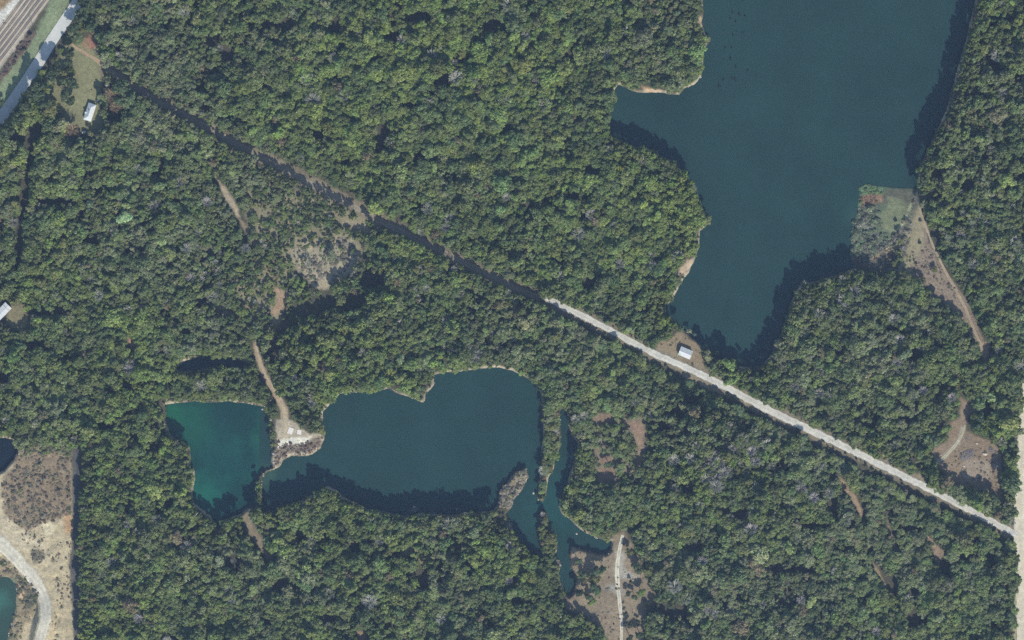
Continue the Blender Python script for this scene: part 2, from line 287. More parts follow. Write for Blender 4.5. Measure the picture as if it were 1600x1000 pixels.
def plain_mat(name, col, rough=0.8, amt=0.12, scale=1.2, metal=0.0):
    mt, nt, b = new_mat(name)
    rgb = N(nt, 'ShaderNodeRGB'); rgb.outputs[0].default_value = (*col, 1)
    nt.links.new(grain(nt, rgb.outputs[0], ((scale, amt), (scale * 5, amt * .6))), b.inputs['Base Color'])
    b.inputs['Roughness'].default_value = rough; b.inputs['Metallic'].default_value = metal
    return mt
def leaf_mat(name, trans=0.25):
    mt, nt, b = new_mat(name)
    at = N(nt, 'ShaderNodeAttribute', attribute_name='tint', attribute_type='INSTANCER')
    sh = N(nt, 'ShaderNodeAttribute', attribute_name='leaf_tone')
    vm = N(nt, 'ShaderNodeVectorMath', operation='MULTIPLY'); nt.links.new(at.outputs['Vector'], vm.inputs[0]); nt.links.new(sh.outputs['Vector'], vm.inputs[1])
    nt.links.new(vm.outputs[0], b.inputs['Base Color']); b.inputs['Roughness'].default_value = 0.65
    b.inputs['Specular IOR Level'].default_value = 0.25
    if trans:
        tr = N(nt, 'ShaderNodeBsdfTranslucent'); nt.links.new(vm.outputs[0], tr.inputs[0])
        mx = N(nt, 'ShaderNodeMixShader'); mx.inputs[0].default_value = trans
        nt.links.new(b.outputs[0], mx.inputs[1]); nt.links.new(tr.outputs[0], mx.inputs[2])
        nt.links.new(mx.outputs[0], nt.nodes['Material Output'].inputs['Surface'])
    return mt

def mesh_obj(name, verts, faces, mat, parent=None, attr=None, smooth=False, colors=None):
    me = bpy.data.meshes.new(name); me.from_pydata([tuple(map(float, v)) for v in verts], [], faces); me.update()
    if mat: me.materials.append(mat)
    if colors is not None:
        ca = me.color_attributes.new(attr or 'soil', 'FLOAT_COLOR', 'POINT')
        buf = np.ones((len(verts), 4), np.float32); buf[:, :3] = colors; ca.data.foreach_set('color', buf.ravel())
    if smooth: me.polygons.foreach_set('use_smooth', [True] * len(me.polygons))
    o = bpy.data.objects.new(name, me); COL.objects.link(o)
    if parent: o.parent = parent
    return o
def tag(o, label=None, cat=None, group=None, kind=None):
    if label: o['label'] = label
    if cat: o['category'] = cat
    if group: o['group'] = group
    if kind: o['kind'] = kind
    return o
def empty(name, loc, rz=0.0):
    o = bpy.data.objects.new(name, None); COL.objects.link(o); o.location = loc; o.rotation_euler = (0, 0, rz)
    o.empty_display_size = 0.5; return o
def boxes(lst):
    V, F = [], []
    for (x0, y0, z0, x1, y1, z1) in lst:
        b = len(V); V += [(x0,y0,z0),(x1,y0,z0),(x1,y1,z0),(x0,y1,z0),(x0,y0,z1),(x1,y0,z1),(x1,y1,z1),(x0,y1,z1)]
        F += [(b+3,b+2,b+1,b),(b+4,b+5,b+6,b+7),(b,b+1,b+5,b+4),(b+1,b+2,b+6,b+5),(b+2,b+3,b+7,b+6),(b+3,b,b+4,b+7)]
    return V, F
def tube(V, F, p0, p1, r0, r1, n=5):
    p0 = Vector(p0); p1 = Vector(p1); d = (p1 - p0).normalized()
    u = d.orthogonal().normalized(); w = d.cross(u); b = len(V)
    for p, r in ((p0, r0), (p1, r1)):
        for k in range(n):
            a_ = 2 * math.pi * k / n; V.append(tuple(p + (u * math.cos(a_) + w * math.sin(a_)) * r))
    for k in range(n): F.append((b + k, b + (k + 1) % n, b + n + (k + 1) % n, b + n + k))
    F.append(tuple(b + n + k for k in range(n)))

# ------------------------------------------------------------------ ground sheet
def build_ground():
    ex = np.array([-1500, -700, -300]); nx_, ny_ = len(gx), len(gy)
    fx = np.concatenate([[-1900, -1000, -400], gx, [2000, 2600, 3500]]); fy = np.concatenate([[-1700, -900, -350], gy, [1350, 1900, 2700]])
    Hf = np.pad(H, 3, mode='edge'); Cf = np.pad(C, ((3, 3), (3, 3), (0, 0)), mode='edge')
    for k in range(3):                                             # beyond the mapped area: level forest floor
        for arr, v in ((Hf, 0.0), (Cf, litter * .9 * SOIL_GAIN)):
            arr[k] = v; arr[-1 - k] = v; arr[:, k] = v; arr[:, -1 - k] = v
    A, B = np.meshgrid(fx, fy, indexing='ij'); n, mm = A.shape
    V = np.stack([(A - 800) * MPP, (500 - B) * MPP, Hf], -1).reshape(-1, 3).astype(np.float32)
    I = np.arange(n * mm).reshape(n, mm); f = np.stack([I[:-1, :-1], I[:-1, 1:], I[1:, 1:], I[1:, :-1]], -1).reshape(-1, 4)
    me = bpy.data.meshes.new('ground'); me.vertices.add(len(V)); me.vertices.foreach_set('co', V.ravel())
    me.loops.add(f.size); me.loops.foreach_set('vertex_index', f.ravel().astype(np.int32))
    me.polygons.add(len(f)); me.polygons.foreach_set('loop_start', (np.arange(len(f)) * 4).astype(np.int32)); me.update(calc_edges=True); me.validate()
    ca = me.color_attributes.new('soil', 'FLOAT_COLOR', 'POINT'); buf = np.ones((len(V), 4), np.float32); buf[:, :3] = Cf.reshape(-1, 3)
    ca.data.foreach_set('color', buf.ravel())
    me.polygons.foreach_set('use_smooth', np.ones(len(f), bool))
    me.materials.append(soil_mat('soil'))
    o = bpy.data.objects.new('ground', me); COL.objects.link(o); o['kind'] = 'structure'
    return o
build_ground()

# ------------------------------------------------------------------ water
def water_mat(name, deep, shallow=None, centre=None, rad=30):
    mt, nt, b = new_mat(name); tc = N(nt, 'ShaderNodeTexCoord')
    no = N(nt, 'ShaderNodeTexNoise'); no.inputs['Scale'].default_value = 0.016; no.inputs['Detail'].default_value = 9; no.inputs['Roughness'].default_value = .62
    nt.links.new(tc.outputs['Object'], no.inputs['Vector'])
    cr = N(nt, 'ShaderNodeValToRGB'); cr.color_ramp.elements[0].position = .3; cr.color_ramp.elements[1].position = .72
    cr.color_ramp.elements[0].color = (*[c * .82 for c in deep], 1); cr.color_ramp.elements[1].color = (*[c * 1.16 for c in deep], 1)
    nt.links.new(no.outputs['Fac'], cr.inputs[0]); cur = cr.outputs[0]
    if shallow:
        for (cx, cy), r_, col_, st in shallow:
            x, y = W(cx, cy); vm = N(nt, 'ShaderNodeVectorMath', operation='DISTANCE'); nt.links.new(tc.outputs['Object'], vm.inputs[0]); vm.inputs[1].default_value = (x, y, 0)
            n2 = N(nt, 'ShaderNodeTexNoise'); n2.inputs['Scale'].default_value = 0.12; n2.inputs['Detail'].default_value = 5; nt.links.new(tc.outputs['Object'], n2.inputs['Vector'])
            ad = N(nt, 'ShaderNodeMath', operation='MULTIPLY_ADD'); nt.links.new(n2.outputs['Fac'], ad.inputs[0]); ad.inputs[1].default_value = r_ * 1.4; nt.links.new(vm.outputs['Value'], ad.inputs[2])
            mr = N(nt, 'ShaderNodeMapRange', interpolation_type='SMOOTHSTEP'); mr.inputs['From Min'].default_value = r_ * .6; mr.inputs['From Max'].default_value = r_ * 2.2
            mr.inputs['To Min'].default_value = st; mr.inputs['To Max'].default_value = 0; nt.links.new(ad.outputs[0], mr.inputs['Value'])
            mx = N(nt, 'ShaderNodeMixRGB'); nt.links.new(mr.outputs[0], mx.inputs[0]); nt.links.new(cur, mx.inputs[1]); mx.inputs[2].default_value = (*col_, 1); cur = mx.outputs[0]
    nt.links.new(cur, b.inputs['Base Color'])
    b.inputs['Roughness'].default_value = 0.12; b.inputs['Specular IOR Level'].default_value = 0.5; b.inputs['IOR'].default_value = 1.33
    rp = N(nt, 'ShaderNodeTexNoise'); rp.inputs['Scale'].default_value = 0.7; rp.inputs['Detail'].default_value = 4; nt.links.new(tc.outputs['Object'], rp.inputs['Vector'])
    bp = N(nt, 'ShaderNodeBump'); bp.inputs['Strength'].default_value = .12; bp.inputs['Distance'].default_value = .5
    nt.links.new(rp.outputs['Fac'], bp.inputs['Height']); nt.links.new(bp.outputs[0], b.inputs['Normal'])
    return mt
def sheet(name, poly, z, mat):
    o = mesh_obj(name, [(*W(*p), z) for p in poly], [tuple(range(len(poly)))[::-1]], mat); o['kind'] = 'structure'; return o
DEEP = (0.0135, 0.039, 0.036)
sheet('lake_water', [(930,-86),(1600,-86),(1600,602),(930,602)], WATER_Z, water_mat('deep_water', DEEP, [((1104,366),5,(.07,.12,.09),.5),((1342,340),14,(.05,.11,.075),.25)]))
sheet('lake_water', [(404.5,545),(925,545),(925,610),(975,610),(975,960),(404.5,960)], WATER_Z, water_mat('quarry_lake_water', (0.013,0.040,0.037),
      [((868,790),34,(.012,.062,.055),.7),((414,742),12,(.05,.10,.06),.6)]))
sheet('green_lake_water', [(240,545),(404.4,545),(404.4,860),(240,860)], WATER_Z, water_mat('green_water', (0.006,0.036,0.032),
      [((271,650),15,(.010,.105,.045),1.0),((300,668),28,(.010,.075,.045),.9),((318,772),24,(.010,.105,.070),1.0),((365,700),12,(.012,.075,.055),.7),((345,652),14,(.006,.032,.035),.8),((414,655),10,(.015,.11,.06),.8),((412,690),14,(.015,.09,.055),.8),((405,735),14,(.015,.08,.06),.7),((340,720),34,(.008,.055,.05),.6)]))
sheet('pond_water', [(-100,860),(70,860),(70,1080),(-100,1080)], -4.6, water_mat('pond_green_water', (0.026,0.055,0.042), [((-4,942),11,(.04,.13,.10),.95)]))
sheet('dark_pond_water', [(-100,670),(40,670),(40,775),(-100,775)], WATER_Z, water_mat('dark_water', (0.006,0.012,0.018)))

# ------------------------------------------------------------------ roads, tracks, pads
def resample(pts, step):
    P = np.asarray(pts, float); d = np.hypot(*np.diff(P, axis=0).T); s = np.concatenate([[0], np.cumsum(d)])
    t = np.arange(0, s[-1], step)
    x = np.interp(t, s, P[:, 0]); y = np.interp(t, s, P[:, 1])
    k = np.ones(5) / 5; 
    if len(t) > 8:
        x[2:-2] = np.convolve(x, k, 'valid'); y[2:-2] = np.convolve(y, k, 'valid')
    return x, y, t
def ribbon(name, pts, width, colour, mat, lift=0.10, rag=0.15, ruts=(1, 1, 1, 1, 1, 1, 1), seed=1, step=2.0, gain=SOIL_GAIN):
    x, y, t = resample(pts, step); tx = np.gradient(x); ty = np.gradient(y); l = np.hypot(tx, ty); nx_ = -ty / l; ny_ = tx / l
    w = (np.interp(np.linspace(0, 1, len(t)), np.linspace(0, 1, len(width)), width) if np.ndim(width) else np.full(len(t), width)) / 2
    nc = len(ruts); V, Cc = [], []
    wl = w * (1 + rag * 2 * (fbm(t, t * 0, 6, seed, 3) - .5)); wr = w * (1 + rag * 2 * (fbm(t, t * 0 + 50, 6, seed + 5, 3) - .5))
    for k in range(nc):
        u = -1 + 2 * k / (nc - 1); ww = wl if u < 0 else wr
        vx = x + nx_ * ww * u; vy = y + ny_ * ww * u; z = height(vx, vy) + lift
        X, Y = W(vx, vy); V.append(np.stack([X, Y, z], -1))
        f = (0.82 + .36 * fbm(vx, vy, 11, seed + 9, 3))[:, None]
        Cc.append(mute(lin(colour)) * gain * ruts[k] * f)
    V = np.stack(V, 1).reshape(-1, 3); Cc = np.clip(np.stack(Cc, 1).reshape(-1, 3), .01, .75)
    F = [(i * nc + k, i * nc + k + 1, (i + 1) * nc + k + 1, (i + 1) * nc + k) for i in range(len(t) - 1) for k in range(nc - 1)]
    o = mesh_obj(name, V, F, mat, colors=Cc, smooth=True); o['kind'] = 'structure'; return o
M_track = soil_mat('gravel_track', scales=((0.8, 0.16), (0.25, 0.12)), bump=.25)
M_asph = soil_mat('worn_paving', scales=((0.5, 0.05), (2.0, 0.05)), bump=.05)
R_ = (0.9, 1.08, .96, .9, .96, 1.08, 0.92)
ribbon('dirt_road', DIAG[:17] + [(846,468)], 8, (152,138,114), M_track, rag=.35, ruts=R_, seed=3)
ribbon('gravel_road', [(853,463),(862,468),(880,479),(903,490),(952,515),(1001,542)] + DIAG[21:], [12, 9, 10, 11, 11.5, 11, 11, 10.5, 10, 10], (206,200,188), M_track, lift=.16, rag=.30, ruts=(.8,1.03,.95,.88,.98,1.05,.9), seed=4)
ribbon('paved_road', PAVED, 17.5, (202,200,194), M_asph, rag=.02, seed=5, ruts=(.95,1,1,.99,1,1,.97))
ribbon('sand_road', SAND_ROAD, [10, 14, 19, 22, 22, 19, 18], (214,202,176), M_track, rag=.12, ruts=(.92,1.03,1,.95,1,1.03,.97), seed=6)
ribbon('haul_road', HAUL, [26, 24, 22, 21, 20, 21, 24], (206,196,174), M_track, rag=.38, ruts=(.84,1.04,.90,1.05,.88,1.06,.86), seed=7)
ribbon('sandy_path', CLEAR_PATH, [5, 6, 7, 6, 4.5, 4, 4, 4], (206,196,172), M_track, rag=.25, ruts=(.85,1.1,1,.8,1,1.1,.85), seed=8, step=1.5)
ribbon('sandy_path', EAST_PATH, [3, 3, 3.5, 4, 4, 3], (172,152,122), M_track, rag=.3, ruts=(.8,1.12,.95,.78,.95,1.12,.82), seed=9, step=1.5)
ribbon('sandy_path', [(1508,664),(1503,680),(1494,694),(1480,710),(1466,722),(1459,728)], [3, 4, 5, 5, 4], (178,168,140), M_track, rag=.3, ruts=(.85,1.1,.95,.85,.95,1.1,.85), seed=10, step=1.5)
ribbon('driveway', [(108,66),(118,74),(132,82),(146,90),(156,98),(161,104)], [3, 4, 5, 5, 6], (176,146,112), M_track, rag=.3, seed=11, step=1.5)
ribbon('gravel_track', [(122,700),(121.5,760),(123,840),(122.5,920),(123,1000),(123,1085)], 5, (84,84,82), M_track, rag=.2, ruts=(.8,1.1,.95,.8,.95,1.1,.8), seed=12)
ribbon('forest_path', [(400,540),(406,562),(414,586),(428,606),(438,622),(445,644),(446,668),(450,686)], [2.5, 4, 3, 3, 4, 6, 9], (182,164,132), M_track, rag=.3, seed=13, step=1.5)

# railway
M_ball = soil_mat('ballast', scales=((1.6, 0.14), (.3, .10)), bump=.3)
rd = np.array([0.60, -0.80]); rn = np.array([0.80, 0.60])
def track_pts(off, a=-70, b=110):
    base = np.array([0, 46.0]) + rn * off
    return [tuple(base + rd * s) for s in np.linspace(a, b, 12)]
rc = track_pts(15.5); ribbon('railway_ballast', rc, 37, (192,176,154), M_ball, lift=.18, rag=.04, ruts=(.9,1,.95,1.02,.95,1.02,.92), seed=14)
M_rail = plain_mat('rusty_rail', (.12, .09, .075), .6, .2)
M_sleep = plain_mat('weathered_sleeper', (.36, .33, .29), .9, .2)
tr_words = ['outermost railway track farthest from the paved road, dark rails on pale ballast', 'second railway track from the outer side, rusty rails on ballast', 'middle railway track of the five on the pale ballast', 'railway track second nearest the paved road on tan ballast', 'railway track nearest the grass strip beside the brown brush']
for k, off in enumerate((1.0, 8.2, 15.0, 22.0, 29.0)):
    p = track_pts(off); x0, y0 = W(*p[0]); x1, y1 = W(*p[-1]); Lm = math.hypot(x1 - x0, y1 - y0); rz = math.atan2(y1 - y0, x1 - x0)
    t = tag(empty('railway_track', (x0, y0, .45), rz), tr_words[k], 'railway track', 'railway tracks in the top left corner')
    for s in (-.72, .72):
        v, f = boxes([(0, s - .09, .12, Lm, s + .09, .30)]); mesh_obj('rail', v, f, M_rail, t)
    v, f = boxes([(a_, -1.3, -.05, a_ + .26, 1.3, .12) for a_ in np.arange(.3, Lm, .66)])
    tag(mesh_obj('sleepers', v, f, M_sleep, t), kind='stuff')
x, y = W(7, 36); t = tag(empty('switch_stand', (x, y, .3)), 'small dark switch stand beside the outermost railway track', 'switch stand')
v, f = boxes([(-1.4, -.5, 0, 1.4, .5, .35)]); mesh_obj('base', v, f, M_rail, t)
V, F = [], []; tube(V, F, (0, 0, .35), (0, 0, 2.4), .12, .1, 6); mesh_obj('lever_post', V, F, M_rail, t)
v, f = boxes([(-.45, -.06, 1.9, .45, .06, 2.6)]); mesh_obj('target_plate', v, f, M_rail, t)

# utility pole
M_wood = plain_mat('grey_timber', (.16, .13, .10), .9, .2)
x, y = W(57.5, 55); t = tag(empty('utility_pole', (x, y, float(height(57.5, 55))), math.radians(35)), 'tall wooden utility pole on the grass strip beside the railway', 'utility pole')
V, F = [], []; tube(V, F, (0, 0, -.5), (0, 0, 15.5), .22, .14, 8); mesh_obj('pole', V, F, M_wood, t)
v, f = boxes([(-1.3, -.08, 14.6, 1.3, .08, 14.8)]); mesh_obj('crossarm', v, f, M_wood, t)
for s in (-1.1, 0, 1.1):
    V, F = [], []; tube(V, F, (s, 0, 14.8), (s, 0, 15.05), .06, .04, 6); mesh_obj('insulator', V, F, M_rail, t)

# ------------------------------------------------------------------ buildings
M_roofw = plain_mat('white_metal_roof', (.50, .53, .54), .5, .07, .35)
M_roof_shade = plain_mat('shaded_metal_roof', (.36, .42, .44), .55, .16, .5)  # same white metal on the slopes away from the sun, shade put into its colour
M_wallw = plain_mat('painted_siding', (.55, .54, .50), .8, .08)
M_dark = plain_mat('dark_glass', (.03, .035, .04), .2, .05)
M_door = plain_mat('brown_door', (.14, .08, .05), .6, .1)
M_mold = plain_mat('green_stained_roof', (.30, .42, .36), .7, .25, 1.5)
def slab(P, th):                                                  # thick plate from a 3D polygon
    P = [Vector(p) for p in P]; n = (P[1] - P[0]).cross(P[2] - P[0]).normalized()
    if n.z < 0: P = P[::-1]; n = -n
    k = len(P); V = [tuple(p) for p in P] + [tuple(p - n * th) for p in P]
    F = [tuple(range(k)), tuple(range(2 * k - 1, k - 1, -1))] + [(i, k + i, k + (i + 1) % k, (i + 1) % k) for i in range(k)]
    return V, F
def openings(t, L, D, spec):
    for (side, u, w_, z0, z1, what) in spec:
        e = .06
        if side in 'sn':
            yy = (-D / 2 if side == 's' else D / 2); b = (u - w_/2, yy - e, z0, u + w_/2, yy + e, z1)
            fb = (u - w_/2 - .1, yy - e * .6, z0 - .1, u + w_/2 + .1, yy + e * .6, z1 + .1)
        else:
            xx = (-L / 2 if side == 'w' else L / 2); b = (xx - e, u - w_/2, z0, xx + e, u + w_/2, z1)
            fb = (xx - e * .6, u - w_/2 - .1, z0 - .1, xx + e * .6, u + w_/2 + .1, z1 + .1)
        v, f = boxes([b]); o = mesh_obj(what, v, f, M_door if what == 'door' else M_dark, t)
        if what == 'window':
            v, f = boxes([fb]); mesh_obj('frame', v, f, M_wallw, o)
def gable_house(name, cx, cy, L, D, rz, h, rise, label, cat, mr, ov=.5, ridge=True):
    x, y = W(cx, cy); t = tag(empty(name, (x, y, float(height(cx, cy)) + .05), rz), label, cat)
    V = [(-L/2,-D/2,-.6),(L/2,-D/2,-.6),(L/2,D/2,-.6),(-L/2,D/2,-.6),(-L/2,-D/2,h),(L/2,-D/2,h),(L/2,D/2,h),(-L/2,D/2,h),(-L/2,0,h+rise),(L/2,0,h+rise)]
    F = [(0,1,5,4),(2,3,7,6),(1,2,6,9,5),(3,0,4,8,7),(4,5,9,8),(6,7,8,9)]
    mesh_obj('wall', V, F, M_wallw, t)
    l2 = L/2 + ov; d2 = D/2 + ov; zl = h - rise * ov / (D / 2)
    for s in (-1, 1):
        v, f = slab([(-l2, s*d2, zl + .22), (l2, s*d2, zl + .22), (l2, s*.12, h + rise + .22), (-l2, s*.12, h + rise + .22)], .12)
        rp = mesh_obj('roof_slope', v, f, mr, t)
        v = []; f = []                                            # raised seams of the metal sheets
        for k in np.arange(-l2 + .5, l2, .9):
            sl = (rise + rise * ov / (D / 2)) / (d2 - .12)
            b_ = len(v); zz = lambda yy: h + rise + .225 - (abs(yy) - .12) * sl
            for (xx, yy, dz) in ((k-.03, s*d2, 0), (k+.03, s*d2, 0), (k+.03, s*.12, 0), (k-.03, s*.12, 0), (k-.03, s*d2, .05), (k+.03, s*d2, .05), (k+.03, s*.12, .05), (k-.03, s*.12, .05)):
                v.append((xx, yy, zz(yy) + dz))
            f += [(b_,b_+1,b_+5,b_+4),(b_+1,b_+2,b_+6,b_+5),(b_+2,b_+3,b_+7,b_+6),(b_+3,b_,b_+4,b_+7),(b_+4,b_+5,b_+6,b_+7)]
        tag(mesh_obj('seams', v, f, mr, rp), kind='stuff')
    if ridge:
        v, f = boxes([(-l2, -.16, h + rise + .1, l2, .16, h + rise + .2)]); mesh_obj('ridge_vent', v, f, M_rail, t)
    return t
# hip-roofed house among the trees, top left
def hip_house():
    cx, cy = 141.0, 175.5; x, y = W(cx, cy); rz = math.atan2(-(161 - 190), (146 - 136.5)); L, D, h, rise = 15.5, 6.6, 3.1, 1.7
    t = tag(empty('house', (x, y, float(height(cx, cy)) + .05), rz), 'house with white hipped roof, bluish in shade, on the grass by the paved road', 'house')
    V, F = boxes([(-L/2, -D/2, -.6, L/2, D/2, h)]); mesh_obj('wall', V, F, M_wallw, t)
    l, d = L/2 + .5, D/2 + .5; r0, r1 = -l + d * 1.0, l - d * 1.0; Z = h + .05; Zr = Z + rise
    for (P, mt_) in (([(-l,-d,Z),(l,-d,Z),(r1,0,Zr),(r0,0,Zr)], M_roofw), ([(l,d,Z),(-l,d,Z),(r0,0,Zr),(r1,0,Zr)], M_roof_shade),
                     ([(l,-d,Z),(l,d,Z),(r1,0,Zr)], M_roof_shade), ([(-l,d,Z),(-l,-d,Z),(r0,0,Zr)], M_roofw)):
        v, f = slab(P, .12); mesh_obj('roof_slope', v, f, mt_, t)
    V, F = [], []; tube(V, F, (r0, 0, Zr + .02), (r1, 0, Zr + .02), .12, .12, 6); mesh_obj('ridge_cap', V, F, M_roofw, t)
    V, F = boxes([(-2.6, 2.4, Z + .5, -.9, 4.1, Z + 1.25)]); mesh_obj('porch_roof', V, F, M_roofw, t)
    V, F = boxes([(1.2, .9, Z + .9, 1.8, 1.5, Z + 2.1)]); mesh_obj('chimney', V, F, M_door, t)
    openings(t, L, D, [('s', -4, 1.1, 1, 2.1, 'window'), ('s', 0, .95, 0, 2.1, 'door'), ('s', 4, 1.1, 1, 2.1, 'window'), ('n', -3, 1.1, 1, 2.1, 'window'), ('n', 3, 1.1, 1, 2.1, 'window')])
hip_house()
rz2 = math.atan2(-(555.5 - 547), (1081.5 - 1061))
cab = gable_house('cabin', 1070.7, 551.3, 11.0, 7.4, rz2, 3.2, 1.3, 'cabin with white gabled metal roof and dark ridge beside the gravel road', 'cabin', M_roofw)
openings(cab, 11.0, 7.4, [('s', -3, 1.1, 1, 2.1, 'window'), ('s', 1, 1, 0, 2.1, 'door'), ('n', 0, 1.1, 1, 2.1, 'window'), ('e', 0, 1, 1, 2.1, 'window')])
v, f = slab([(-5.9, -4.1, 3.42), (-3.2, -4.15, 3.42), (-4.3, -2.3, 4.1), (-5.95, -2.1, 4.15)], .03); mesh_obj('stained_roof_sheet', v, f, M_mold, cab)
home = gable_house('mobile_home', 2.0, 489.5, 20.5, 7.6, math.atan2(28 * .9, 24), 3.0, .5, 'long grey-white flat-roofed mobile home cut by the left edge of the photo', 'mobile home', M_roofw, ov=.25, ridge=False)
openings(home, 20.5, 7.6, [('s', -6, 1.2, 1, 2, 'window'), ('s', 0, 1, 0, 2.1, 'door'), ('s', 5, 1.2, 1, 2, 'window')])
v, f = boxes([(7.2, -3.9, 3.62, 7.35, 3.9, 3.72)]); mesh_obj('roof_seam', v, f, M_rail, home)
def shed(cx, cy, a_, b_, h, rz, label, name='shed', mat=M_roofw):
    x, y = W(cx, cy); t = tag(empty(name, (x, y, float(height(cx, cy))), rz), label, 'shed')
    v, f = boxes([(-a_/2, -b_/2, -.3, a_/2, b_/2, h)]); mesh_obj('wall', v, f, M_wallw, t)
    for s in (-1, 1):
        v, f = slab([(-a_/2 - .2, s*(b_/2 + .2), h), (a_/2 + .2, s*(b_/2 + .2), h), (a_/2 + .2, 0, h + .6), (-a_/2 - .2, 0, h + .6)], .06); mesh_obj('roof_slope', v, f, mat, t)
    v, f = boxes([(-.4, -b_/2 - .05, 0, .4, -b_/2 + .02, 1.9)]); mesh_obj('door', v, f, M_door, t)
M_cream = plain_mat('cream_roof', (.5, .46, .36), .7, .1)
shed(168, 132.5, 3.4, 2.6, 2.3, .3, 'small cream-roofed shed on the east edge of the house lawn', mat=M_cream)
shed(131.5, 207, 2.8, 1.8, 1.9, .1, 'tiny white-roofed shed in tree shade below the house')
shed(152.8, 157.6, 1.5, 1.2, 1.7, .9, 'tiny white hut right at the north corner of the house')

# ------------------------------------------------------------------ rocks, slabs, piles, specks
def rock_mesh(name, seed, n=1):
    r = np.random.default_rng(seed); import bmesh
    bm = bmesh.new(); bmesh.ops.create_icosphere(bm, subdivisions=1, radius=1.0)
    for v_ in bm.verts: v_.co *= r.uniform(.72, 1.15); v_.co.z *= .65
    me = bpy.data.meshes.new(name); bm.to_mesh(me); bm.free(); return me
M_rock = plain_mat('pale_limestone', (.42, .38, .31), .9, .2)
M_rockg = plain_mat('grey_rock', (.30, .31, .31), .9, .2)
rocks = [rock_mesh('boulder', s) for s in range(4)]
for me in rocks[:2]: me.materials.append(M_rock)
for me in rocks[2:]: me.materials.append(M_rockg)
def rock(cx, cy, r_, label, k=0, z=None, sy=1.0, rz=0, group=None):
    o = bpy.data.objects.new('boulder', rocks[k]); COL.objects.link(o); x, y = W(cx, cy)
    o.location = (x, y, (float(height(cx, cy)) if z is None else z) + .1); o.scale = (r_, r_ * sy, r_ * .8); o.rotation_euler = (0, 0, rz)
    tag(o, label, 'boulder', group)
rock(1526, 693, 1.6, 'pale oblong boulder north of the brush pile in the right-hand clearing', 0, sy=.6, rz=-.6)
rock(1538.5, 709, 2.9, 'largest pale boulder right of the brush pile in the clearing', 1, sy=.7)
rock(1558, 729, 2.3, 'pale flat boulder on the east edge of the right-hand clearing', 0, sy=.5, rz=.4)
rock(1506, 728, 1.2, 'small pale boulder just below the brush pile', 1)
rock(833.5, 771.5, 1.1, 'small pale rock poking out of water west of the tree strip', 0, WATER_Z)
rock(901, 834.5, 1.1, 'small pale rock in the narrow cove mouth above the clearing', 1, WATER_Z)
gl = [(423,656,1.6),(420,664,1.3),(424,671,1.9),(421,679,1.2),(424,687,1.5),(426,695,1.3),(423,703,1.2),(427,709,1.6),(428,722,1.4),(409,640,1.3),(424,640,1.5)]
ordw = ['first','second','third','fourth','fifth','sixth','seventh','eighth','ninth','tenth','eleventh']
gs_ = sorted(gl, key=lambda g: g[1])
for k, (a_, b_, r_) in enumerate(gs_):
    rock(a_, b_, r_, f'grey boulder, {ordw[k]} from the north along the green lake\'s east bank', 2 + k % 2, max(float(height(a_, b_)), WATER_Z), .8, k, 'grey boulders on the bank of the green lake')
M_conc = plain_mat('pale_concrete', (.58, .56, .52), .85, .08)
for (cx, cy, a_, b_, rz, lb) in ((454, 673, 4.6, 6.0, .35, 'western of two pale concrete slabs on the sandy peninsula'), (467.5, 675, 4.0, 4.4, .2, 'eastern of two pale concrete slabs on the sandy peninsula')):
    x, y = W(cx, cy); v, f = boxes([(-a_/2, -b_/2, -.4, a_/2, b_/2, .18)]); o = mesh_obj('concrete_slab', v, f, M_conc); o.location = (x, y, float(height(cx, cy)) + .2); o.rotation_euler = (0, 0, -rz); tag(o, lb, 'concrete slab')
M_stick = plain_mat('weathered_branches', (.28, .27, .27), .9, .3)
def brush_pile(cx, cy, rx, ry, n, label, hgt=1.6, seed=1):
    r = random.Random(seed); V, F = [], []
    for k in range(n):
        a_ = r.uniform(0, 6.283); q_ = r.uniform(0, 1) ** .5; X = math.cos(a_) * q_ * rx; Y = math.sin(a_) * q_ * ry; Z = hgt * (1 - q_ * .8) * r.uniform(.2, 1)
        b_ = r.uniform(0, 3.14); l_ = r.uniform(.6, 2.0); dx, dy = math.cos(b_) * l_ / 2, math.sin(b_) * l_ / 2; e = r.uniform(-.4, .4)
        tube(V, F, (X - dx, Y - dy, Z - e), (X + dx, Y + dy, Z + e), r.uniform(.05, .17), .05, 4)
    o = mesh_obj('brush_pile', V, F, M_stick); x, y = W(cx, cy); o.location = (x, y, float(height(cx, cy))); tag(o, label, 'brush pile'); o.rotation_euler = (0, 0, .5)
brush_pile(1511, 711, 7.2, 4.4, 420, 'big grey heap of cut branches in the middle of the right-hand clearing')
brush_pile(1549, 703, 2.2, 3.0, 90, 'small dark heap of branches right of the largest pale boulder', seed=2)
brush_pile(1559, 723, 2.8, 3.6, 120, 'grey heap of branches against the east edge of the clearing', seed=3)
brush_pile(1512, 684, 3.2, 1.0, 40, 'thin grey line of branches above the big branch heap', .5, seed=4)
brush_pile(949, 921, 3.0, 1.8, 80, 'dark ring of burnt branches left of the sandy path', .7, seed=5)
for k, (a_, b_, lb) in enumerate(((932,958,'left'),(942,957,'middle'),(951,957,'right'))):
    brush_pile(a_, b_, 1.0, 1.0, 30, f'tiny dark branch heap, {lb} of three in a row left of the sandy path', .8, seed=8 + k)
M_black = plain_mat('plain_black', (.006, .006, .007), .6, .05)
